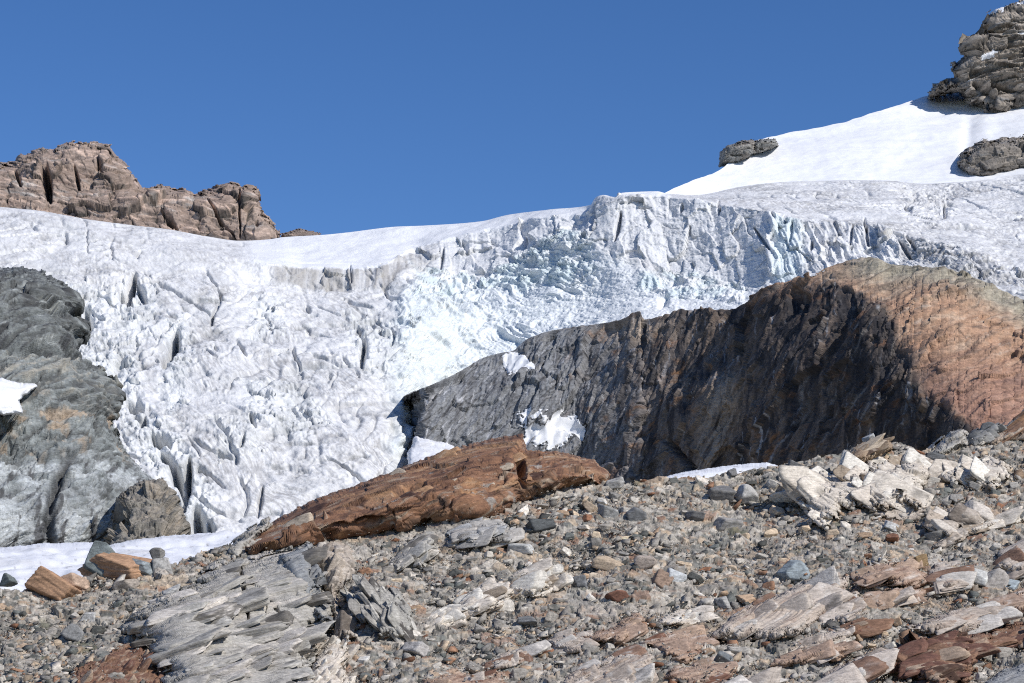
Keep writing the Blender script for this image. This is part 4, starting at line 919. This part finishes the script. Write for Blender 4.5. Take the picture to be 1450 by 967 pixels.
outcrop('rock_outcrop', 'smaller cream coloured outcrop by the right edge near the crest', [(1325,662),(1350,656),(1385,655),(1420,652),(1429,676),(1408,692),(1385,684),(1365,682),(1340,680)], 1.0, 14, -30, (1.0,.9,.6), (.35,.3,.2), PALE, 981, (.12,.4), 1.0, 2.5, npl=16, pl=(18,65), face=.8, pasp=(.75,.16), base=1.0, sink=1.0, tk=.8, pT=.9, jit=.06)
outcrop('rock_slab', 'flat buff slab at the foot of the cream outcrop', [(1232,726),(1262,716),(1300,712),(1322,722),(1300,734),(1260,738)], .4, 8, 10, (1.4,1.2,.6), (.4,.35,.18), BUFF, 986, (.04,.2), 1, 1.5, npl=6, pl=(20,50), face=.6, pasp=(.6,.15), base=.3)
outcrop('rock_outcrop', 'buff rounded bedrock blocks right below the cream outcrop', [(1300,745),(1325,732),(1360,718),(1392,722),(1398,735),(1362,748),(1345,760),(1318,756)], .9, 11, -30, (.8,.7,.5), (.3,.25,.16), BUFF, 991, (.08,.3), 1, 2, npl=14, pl=(18,50), face=.6, pasp=(.8,.5), base=.5)
outcrop('rock_slab', 'whitish curved slab at the right edge under a dark block', [(1362,748),(1385,740),(1420,728),(1500,715),(1500,735),(1450,738),(1410,748),(1380,756)], .7, 9, 14, (1.6,1.3,.6), (.4,.35,.14), PALE, 996, (.05,.16), 1.3, 1.5, npl=9, pl=(22,70), face=.6, pasp=(.55,.14), base=.4)
outcrop('rock_slab', 'yellow edged pale slab near the right edge', [(1320,775),(1335,762),(1365,750),(1375,756),(1350,768),(1335,776)], .5, 7, 25, (1.2,1.0,.5), (.35,.3,.14), BUFF, 999, (.05,.16), 1.3, 1.5, npl=9, pl=(22,70), face=.6, pasp=(.55,.14), base=.4)
outcrop('rock_slab', 'big grey buff slab cut by the right edge, mid height', [(1410,800),(1425,780),(1445,762),(1500,740),(1500,800),(1450,810),(1425,808)], .9, 12, 25, (1.6,1.3,.7), (.45,.4,.16), PINK, 1003, (.06,.2), 1.3, 1.5, npl=9, pl=(22,70), face=.6, pasp=(.55,.14), base=.4)
outcrop('rock_fin', 'curved brown layered fin standing on the scree crest', [(1193,655),(1210,635),(1232,622),(1258,628),(1266,636),(1245,646),(1218,656)], 1.2, 11, 35, (.9,.7,.3), (.3,.25,.1), [(.33,.24,.16),(.38,.28,.19),(.44,.36,.27),(.15,.10,.07)], 1011, (.10,.16), 1.5, 1.2, -.5, back=3, npl=14, pl=(20,60), face=.5, pasp=(.4,.12), base=.4)
outcrop('rock_slab', 'steep grey slab standing on the scree crest near the right edge', [(1310,644),(1330,625),(1346,612),(1360,608),(1371,618),(1372,632),(1350,642),(1330,648)], 1.6, 12, 35, (1.6,1.3,.9), (.5,.4,.2), GREY, 1021, (.05,.3), .6, 1.0, .5, back=4)
outcrop('rock_ledge', 'dark grey shattered ledge between two slabs on the crest', [(1366,630),(1378,614),(1400,603),(1418,600),(1420,615),(1400,625),(1380,634)], 1.2, 9, 25, (.6,.5,.35), (.25,.2,.12), [(.16,.16,.155),(.22,.215,.2),(.30,.29,.27),(.07,.07,.065)], 1026, (.14,.25), 1, 1.2, .6, back=4, npl=20, pl=(10,28), face=.5, pasp=(.8,.5), base=.5)
outcrop('rock_slab', 'steep buff and rust striped slab at the right edge of the crest', [(1386,640),(1402,618),(1425,602),(1452,582),(1510,555),(1510,640),(1450,624),(1415,632)], 2.0, 20, 38, (2.0,1.6,.8), (.5,.4,.18), [(.44,.35,.27),(.50,.43,.35),(.36,.20,.11),(.22,.13,.085)], 1031, (.08,.3), 1.8, 1.5, 1.0, back=6, npl=14, pl=(30,100), face=.6, pasp=(.4,.1), base=.3)

outcrop('rock_slab', 'low buff slab ribbon between the rusty ledge and the smooth pinkish slab', [(1095,922),(1130,908),(1180,893),(1215,886),(1208,900),(1165,912),(1120,925)], .5, 8, 18, (1.1,.9,.35), (.35,.3,.12), PINK, 1041, (.09,.15), 1.4, 1.5, npl=8, pl=(18,60), face=.55, pasp=(.6,.15), base=.3)
outcrop('rock_slab', 'flat rust and grey slab below the orange brown humped slab', [(935,962),(955,944),(1000,936),(1042,948),(1025,962),(985,970)], .5, 9, 14, (1.1,.9,.35), (.35,.3,.12), PINK2, 1046, (.09,.15), 1.4, 1.5, npl=8, pl=(18,60), face=.55, pasp=(.6,.15), base=.3)
outcrop('rock_slab', 'pale pinkish bedrock ledge right of the upper end of the smooth pinkish slab', [(1172,878),(1188,852),(1212,840),(1232,848),(1228,866),(1200,880)], .6, 9, 24, (1.0,.8,.35), (.35,.3,.12), PINK, 1051, (.09,.15), 1.4, 1.5, npl=8, pl=(18,50), face=.6, pasp=(.6,.15), base=.3)
outcrop('rock_outcrop', 'rust brown broken ledge under the right end of the cream and orange slab', [(1388,905),(1410,892),(1440,884),(1500,880),(1500,918),(1440,915),(1410,918)], .9, 11, 16, (1.0,.8,.35), (.35,.3,.12), RUST2, 1056, (.09,.15), 1.4, 1.5, npl=16, pl=(18,60), face=.5, pasp=(.6,.18), base=.4)
outcrop('rock_slab', 'grey brown slab at the bottom edge left of the long pinkish slab', [(960,1005),(985,978),(1030,962),(1085,955),(1100,968),(1075,985),(1060,1005)], .9, 12, 22, (1.4,1.1,.45), (.4,.35,.14), PINK, 1061, (.09,.15), 1.4, 1.5, npl=12, pl=(24,80), face=.6, pasp=(.55,.13), base=.3)
outcrop('rock_ledge', 'whitish shattered ledge beside the round pale stone in lower middle scree', [(935,880),(955,868),(985,862),(1010,868),(1000,882),(965,888)], .5, 8, 18, (.8,.7,.3), (.3,.25,.1), PALE, 1066, (.09,.15), 1.2, 1.5, npl=12, pl=(12,36), face=.6, pasp=(.65,.2), base=.4)

# ------------------------------------------------------------------ snow behind the crest
def snow_bank(label, name, poly, dep, T, R, seed, edge, gap, amp, mat, cat, step=.8):
    px, py, d, P, N, ok = mass_grid(poly, dep, T, R, step, edge, 12, seed, 5, gap)
    h = fbm(P/F32(amp[0]), 4, seed+1)*amp[1]+fbm(sc3(P, amp[0]*.25, amp[0]*.25, amp[0]*.12), 3, seed+2)*amp[1]*.22
    P = P+N*(h*ss(-3, 6, d))[..., None].astype(F32)
    C = np.empty(P.shape, F32); C[:] = (.80, .80, .82)
    C = mix(C, (.50, .48, .46), ss(.02, .5, fbm(sc3(P, amp[0]*.8, amp[0]*.8, amp[0]*.15), 6, seed+3, .65))*.6)
    C = mix(C, (.30, .28, .26), ss(.34, .5, fbm(P/F32(amp[0]*.06), 3, seed+5))*.6)
    me = grid_mesh(name, P, {'Col': C}, valid=ok, smooth=True); o = link(name, me, mat); tag(o, label, cat)
snow_bank('dirty white snow bank filling the hollow behind the boulders at lower left', 'snow_bank', [(-90,780),(0,779),(60,773),(130,771),(150,776),(200,766),(250,761),(318,757),(345,760),(345,850),(-90,880)], lambda x, y: 300-(y-760)*.9, 4, 14, 1101, 1.2, 12, (16, 2.2), M_SNOW, 'snow bank')
snow_bank('thin strip of snow behind the crest of the scree slope', 'snow_patch', [(930,682),(950,675),(985,668),(1040,661),(1085,657),(1100,662),(1100,690),(930,700)], lambda x, y: 115-(y-660)*.15, .8, 6, 1111, .8, 3, (5, .5), M_SNOW, 'snow patch', .6)
snow_bank('white snow wedge in the gully between icefall and dark rock dome', 'snow_patch', [(580,640),(591,621),(612,626),(640,634),(652,665),(580,690)], lambda x, y: 648-(y-620)*.5, 3, 28, 1121, 2.2, 10, (12, 1.0), M_SNOW, 'snow patch', .8)
# ------------------------------------------------------------------ loose rocks
def rot_from(R, tilt, seedrot=None):
    az = R.uniform(0, 2*np.pi) if seedrot is None else seedrot
    ax = R.normal(0, tilt); ay = R.normal(0, tilt)
    return np.array((Matrix.Rotation(ax, 3, 'X') @ Matrix.Rotation(ay, 3, 'Y') @ Matrix.Rotation(az, 3, 'Z')), F32)

SLOPE = math.radians(24)
RX = np.array(Matrix.Rotation(SLOPE, 3, 'X'), F32)          # lay stones on the slope
STONE = {}
def stone_mat(k):
    if k not in STONE:
        STONE[k] = rock_mat('loose_stone', [9, 6, 13][k], .4, .45, [30, 22, 40][k], .85, [10, 30, -20][k], [1.5, 4, 2.5][k])
    return STONE[k]

def out_dist(px, py):
    d = np.full(np.shape(px), -999.0)
    for pl in OUT: d = np.maximum(d, sdf(pl, px, py))
    return d

def surface_at(px, py):
    px = np.atleast_1d(np.asarray(px, float)); py = np.atleast_1d(np.asarray(py, float))
    return GP(px, py)

def place_rock(name, label, px, py, w, h, col, seed, asp=None, cat='rock', group=None, tilt=.25, sub=4, az=None, bury=.3, lay=.0, back=0.0, npl=9, streak=None):
    """px,py: where the foot of the rock meets the slope in the photo; w,h: its size there in photo pixels"""
    P = surface_at(px, py)[0]; m = P[1]/FPX
    R = np.random.RandomState(seed)
    a = np.array([w*m*.5, w*m*.5*R.uniform(.6, .85), h*m*.5*1.05]) if asp is None else np.array(asp)*w*m*.5
    V, Fc = rock_shape(seed, sub, a, npl, .025, lay)
    M = rot_from(R, tilt, az if az is not None else R.uniform(-.5, .5))
    V = V@M.T
    zc = h*m*.5*(1-bury)
    o_loc = P+np.array([0, back+.1*w*m, 0], F32)
    V[:, 2] += zc
    C = np.empty(V.shape, F32); C[:] = col
    n = fbm(V/F32(max(w*m*.3, .02))+F32(seed % 71), 4, seed % 500)
    C *= (1+.35*n)[:, None]
    if streak is not None: C = mix(C, streak, ss(.0, .4, fbm(sc3(V, w*m*.4, w*m*.4, w*m*.07)+F32(seed % 37), 4, seed % 333)))
    me = raw_mesh(name, V, Fc, {'Col': np.clip(C, .01, .9)})
    o = link(name, me, stone_mat(seed % 3)); o.location = o_loc
    tag(o, label, cat, group); return o

DARK = (.10, .105, .105); DGREEN = (.15, .17, .165); MGREY = (.25, .245, .235); LGREY = (.40, .385, .36); WHITE = (.58, .55, .50)
ORANGE = (.42, .255, .155); RUSTC = (.24, .12, .075); BUFFC = (.43, .34, .26); BLUEG = (.30, .335, .345); BROWN = (.30, .21, .155)
LANDMARKS = [
 ('dark green grey boulder standing against the snow bank, left of orange boulder', 140, 812, 46, 38, DGREEN, None),
 ('long orange brown boulder with shadowed left end, touching the snow bank', 172, 814, 78, 30, ORANGE, None),
 ('blue grey flat boulder in front of the long orange boulder', 192, 814, 48, 24, (.20,.22,.225), None),
 ('egg shaped grey stone upright at the right end of the boulder row', 228, 814, 22, 26, LGREY, None),
 ('small dark grey stone perched above the egg shaped stone', 223, 791, 21, 12, (.22,.21,.19), None),
 ('large tan orange block with dark left face at lower left', 72, 846, 58, 34, ORANGE, None),
 ('tan slab leaning on the right side of the large orange block', 100, 838, 32, 24, (.36,.26,.19), None),
 ('small grey block at the left edge below the snow bank', 12, 830, 20, 14, DGREEN, None),
 ('upright buff wedge just right of the tan orange block', 116, 833, 13, 14, (.40,.32,.25), None),
 ('dark grey rounded boulder alone in gravel at lower left', 104, 908, 26, 22, MGREY, None),
 ('smooth pale grey stone at upper left of the stepped grey outcrop', 243, 850, 23, 17, LGREY, None),
 ('pale buff stone lying below the dark green grey boulder', 181, 834, 26, 14, (.34,.29,.24), None),
 ('pale grey wedge pebble in gravel left of the grey outcrop', 126, 882, 20, 13, LGREY, None),
 ('blue grey pointed boulder casting a black shadow at right of centre', 1124, 826, 30, 30, BLUEG, None),
 ('white rounded stone beside a brown cube in mid scree', 957, 828, 26, 18, (.45,.46,.46), None),
 ('brown cube shaped rock with black left face in mid scree', 935, 832, 26, 20, BROWN, None),
 ('dark rust rock with flat top in mid scree', 876, 852, 24, 14, (.16,.08,.055), None),
 ('round pale stone at the left tip of the smooth pinkish slab', 1024, 864, 17, 17, LGREY, None),
 ('black undercut boulder with grey top high on the scree', 1018, 712, 34, 24, (.17,.165,.16), None),
 ('light grey block with shaded left face high on the scree', 1030, 752, 32, 20, (.33,.31,.285), None),
 ('big pale block resting by the black undercut boulder', 1060, 712, 36, 18, LGREY, None),
 ('grey tabular block lying just right of the rusty outcrop', 870, 692, 22, 13, LGREY, None),
 ('dark cube shaped stone below the rusty outcrop right end', 898, 738, 24, 18, (.15,.15,.15), None),
 ('dark flat stone in front of the rusty outcrop middle', 766, 754, 34, 16, DARK, None),
 ('grey stone with dark left side amid the upper scree', 862, 734, 24, 17, MGREY, None),
 ('dark tabular block amid the upper scree', 985, 740, 26, 16, (.16,.155,.15), None),
 ('buff tabular block with black underside in the middle scree', 915, 806, 24, 16, (.36,.30,.25), None),
 ('dark triangular stone in middle scree', 820, 835, 20, 18, (.20,.20,.20), None),
 ('pale oval slab in gravel below the flat pale slab', 737, 784, 34, 13, (.47,.46,.43), None),
 ('pale flat boulder in gravel at the bottom centre left', 587, 928, 30, 18, (.46,.43,.40), None),
 ('small white stone left of the pale flat boulder', 514, 941, 16, 9, WHITE, None),
 ('grey flat stone with lichen in the central gravel', 746, 886, 26, 13, MGREY, None),
 ('white block with black shadow at right between slabs', 1384, 830, 30, 24, (.47,.46,.43), None),
 ('round cream boulder right of the white block', 1408, 836, 26, 24, (.42,.38,.34), None),
 ('blue grey stone at far right next to the cream boulder', 1430, 838, 24, 18, BLUEG, None),
 ('pale squared stone above the blue grey stone at the right edge', 1444, 820, 26, 16, LGREY, None),
 ('white stone on fine gravel right of the cream outcrop', 1262, 752, 18, 14, (.50,.48,.45), None),
 ('rust brown flat stone on fine gravel right of centre', 1264, 768, 22, 10, RUSTC, None),
 ('dark squared block on the whitish slab at the right edge', 1436, 738, 36, 18, (.12,.12,.115), None),
 ('light stone perched on the scree mound at the crest', 1229, 626, 17, 9, (.42,.42,.41), None),
 ('brown mossy rock above the humped brown slab', 1302, 806, 22, 18, (.22,.15,.08), None),
 ('dark rock at the foot of the steep grey crest slab', 1327, 655, 26, 13, (.14,.14,.135), None),
 ('dark slate stone lying below the orange humped slab', 1025, 942, 26, 12, (.14,.15,.155), None),
 ('dark block in the crest rubble left of the brown fin', 1128, 668, 24, 12, (.18,.175,.17), None),
 ('small dark boulder on the crest by the thin snow strip', 1037, 676, 14, 10, (.16,.155,.15), None),
 ('pale upright wedge stone in gravel left of centre bottom', 858, 832, 22, 22, (.17,.16,.155), None),
]
def build_landmarks():
    used = []
    for i, (lb, px, py, w, h, col, grp) in enumerate(LANDMARKS):
        if i == len(LANDMARKS)-1: continue
        place_rock('boulder' if w >= 24 else 'stone', lb, px, py-1, w*1.22, h*1.25, col, 3000+i*7, sub=5 if w > 40 else 4, cat='boulder' if w >= 24 else 'stone', streak=tuple(np.array(col)*.55) if i % 2 else tuple(np.minimum(np.array(col)*1.5, .7)), lay=.05)
        used.append((px, py, w))
    return used
USED = build_landmarks()

# about 250 more stones that one can pick out, then the rest of the rubble as one mass
SPOTS = [('rusty outcrop', 620, 720), ('flat pale slab', 690, 770), ('pale shattered ledges', 720, 850), ('dark-faced slab', 865, 910), ('smooth pinkish slab', 1100, 870), ('humped brown slab', 1265, 830),
         ('cream outcrop', 1230, 700), ('boulder row', 150, 830), ('stepped grey outcrop', 300, 870), ('buff column', 490, 830), ('broken rusty ledges', 1340, 930), ('thin snow strip', 1010, 690),
         ('whitish edge slab', 1410, 740), ('blue grey boulder', 1125, 810), ('brown cube rock', 935, 815), ('pale flat boulder', 587, 925), ('crest fin', 1215, 645), ('black undercut boulder', 1018, 705)]
def stones_and_rubble():
    R = np.random.RandomState(99)
    n = 172000
    px = R.uniform(-160, 1640, n); py = R.uniform(600, 1018, n)
    crest = pchip(G_CREST, px)
    keep = (py > crest+1)
    px, py, crest = px[keep], py[keep], crest[keep]
    od = out_dist(px, py)
    keep = (od < 1) | (R.uniform(size=len(px)) < .035)
    px, py, od, crest = px[keep], py[keep], od[keep], crest[keep]
    # ---- countable stones
    pick = []; occ = list(USED)
    for i in range(len(px)):
        if len(pick) >= 252: break
        if od[i] > -3 or not (-5 < px[i] < 1455 and py[i] < 965): continue
        w = 11+R.pareto(2.2)*8
        if w > 38: continue
        if py[i]-crest[i] < 3: continue
        if all((px[i]-a)**2+((py[i]-b)*1.6)**2 > (.62*(w+c))**2 for a, b, c in occ):
            occ.append((px[i], py[i], w)); pick.append((px[i], py[i], w))
    shapes = ('angular', 'flat', 'blocky')
    recs = []
    for i, (x, y, w) in enumerate(pick):
        k = R.choice(len(PAL), p=PALW); sh = R.choice(3, p=[.33, .52, .15])
        h = w*(R.uniform(.5, .75), R.uniform(.28, .42), R.uniform(.6, .85))[sh]
        sp = min(SPOTS, key=lambda s: (s[1]-x)**2+((s[2]-y)*1.5)**2)
        size = 'small' if w < 15 else ('fist-like' if w < 0 else ('medium' if w < 21 else 'large'))
        ang = math.degrees(math.atan2(-(y-sp[2])*1.4, x-sp[1])) % 360
        side = ('right of', 'above and right of', 'above', 'above and left of', 'left of', 'below and left of', 'below', 'below and right of')[int((ang+22.5)//45) % 8]
        lb = '%s %s %s stone lying %s the %s' % (size, shapes[sh], PALN[k], side, sp[0])
        recs.append((x, y, w, h, k, lb, sh))
    cnt = {}
    for r in recs: cnt[r[5]] = cnt.get(r[5], 0)+1
    for i, (x, y, w, h, k, lb, sh) in enumerate(recs):
        col = PAL[k]*R.uniform(.85, 1.2)
        place_rock('stone', lb, x, y, w*1.15, h*1.15, col, 5000+i*13, cat='stone', sub=4, tilt=.3, group=('look-alikes, '+lb) if cnt[lb] > 1 else 'stones lying in the scree', lay=.05, bury=.5, streak=tuple(np.clip(col*R.uniform(.5, 1.5), .02, .7)))
    # ---- the rest
    mk = lambda q, m: (lambda vf: (vf[0]*np.array([1, R.uniform(.5, .95), R.uniform(.18, .62)], F32), vf[1]))(shard(q, m))
    templ = [mk(7000+i, 9) for i in range(40)]
    templ2 = [mk(7100+i, 14) for i in range(40)]
    dens = ss(-.55, .35, fbm(np.stack([px/60, py/35, 0*px], -1).astype(F32), 3, 801))
    keep = R.uniform(size=len(px)) < .25+.75*dens
    px, py, od = px[keep], py[keep], od[keep]
    n = len(px)
    coarse = ss(-.3, .4, fbm(np.stack([px/90, py/50, 0*px], -1).astype(F32), 3, 802))
    size = .015+.018*R.pareto(1.9, n)*(.3+coarse)
    size = np.clip(size, .018, .17)
    size[od > 0] = np.minimum(size[od > 0], .06)
    # clear of the counted stones
    P = GP(px, py); Yg = P[:, 1]
    Vs, Fs, Cs, off = [], [], [], 0
    order = np.argsort(R.uniform(size=n))
    for big, T in ((False, templ), (True, templ2)):
        sel = np.where((size > .07) if big else (size <= .07))[0]
        tid = R.randint(0, len(T), len(sel))
        for t, (V, Fc) in enumerate(T):
            ii = sel[tid == t]; m = len(ii)
            if m == 0: continue
            az = R.normal(0, .7, m); ca, sa = np.cos(az), np.sin(az)
            tx = R.normal(0, .25, m)-0.0; ty = R.normal(.18, .22, m)
            W = np.repeat(V[None], m, 0)*(size[ii]*np.ones(m))[:, None, None]
            X = W[..., 0]*ca[:, None]-W[..., 1]*sa[:, None]; Yv = W[..., 0]*sa[:, None]+W[..., 1]*ca[:, None]; Z = W[..., 2]
            Z2 = Z+X*np.tan(ty)[:, None]+Yv*np.tan(tx+SLOPE*.9)[:, None]
            lift = size[ii]*.30
            lift = np.where(od[ii] > 0, lift+.25, lift)
            V2 = np.stack([X+P[ii, 0][:, None], Yv+P[ii, 1][:, None], Z2+(P[ii, 2]+lift)[:, None]], -1).astype(F32)
            k = R.choice(len(PAL), m, p=PALW); c = PAL[k]*R.uniform(.5, 1.05, (m, 1))
            nv = len(V)
            Vs.append(V2.reshape(-1, 3)); Cs.append(np.repeat(c[:, None], nv, 1).reshape(-1, 3).astype(F32))
            Fs.append((Fc[None]+(off+np.arange(m)*nv)[:, None, None]).reshape(-1, 3)); off += m*nv
    me = raw_mesh('rubble', np.concatenate(Vs), np.concatenate(Fs), {'Col': np.clip(np.concatenate(Cs), .01, .8)})
    o = link('rubble', me, stone_mat(0)); tag(o, 'small mixed stones and gravel covering the moraine slope', 'rubble', kind='stuff')
    print('rubble stones', n, 'counted', len(recs), 'distinct labels', len(cnt))
stones_and_rubble()
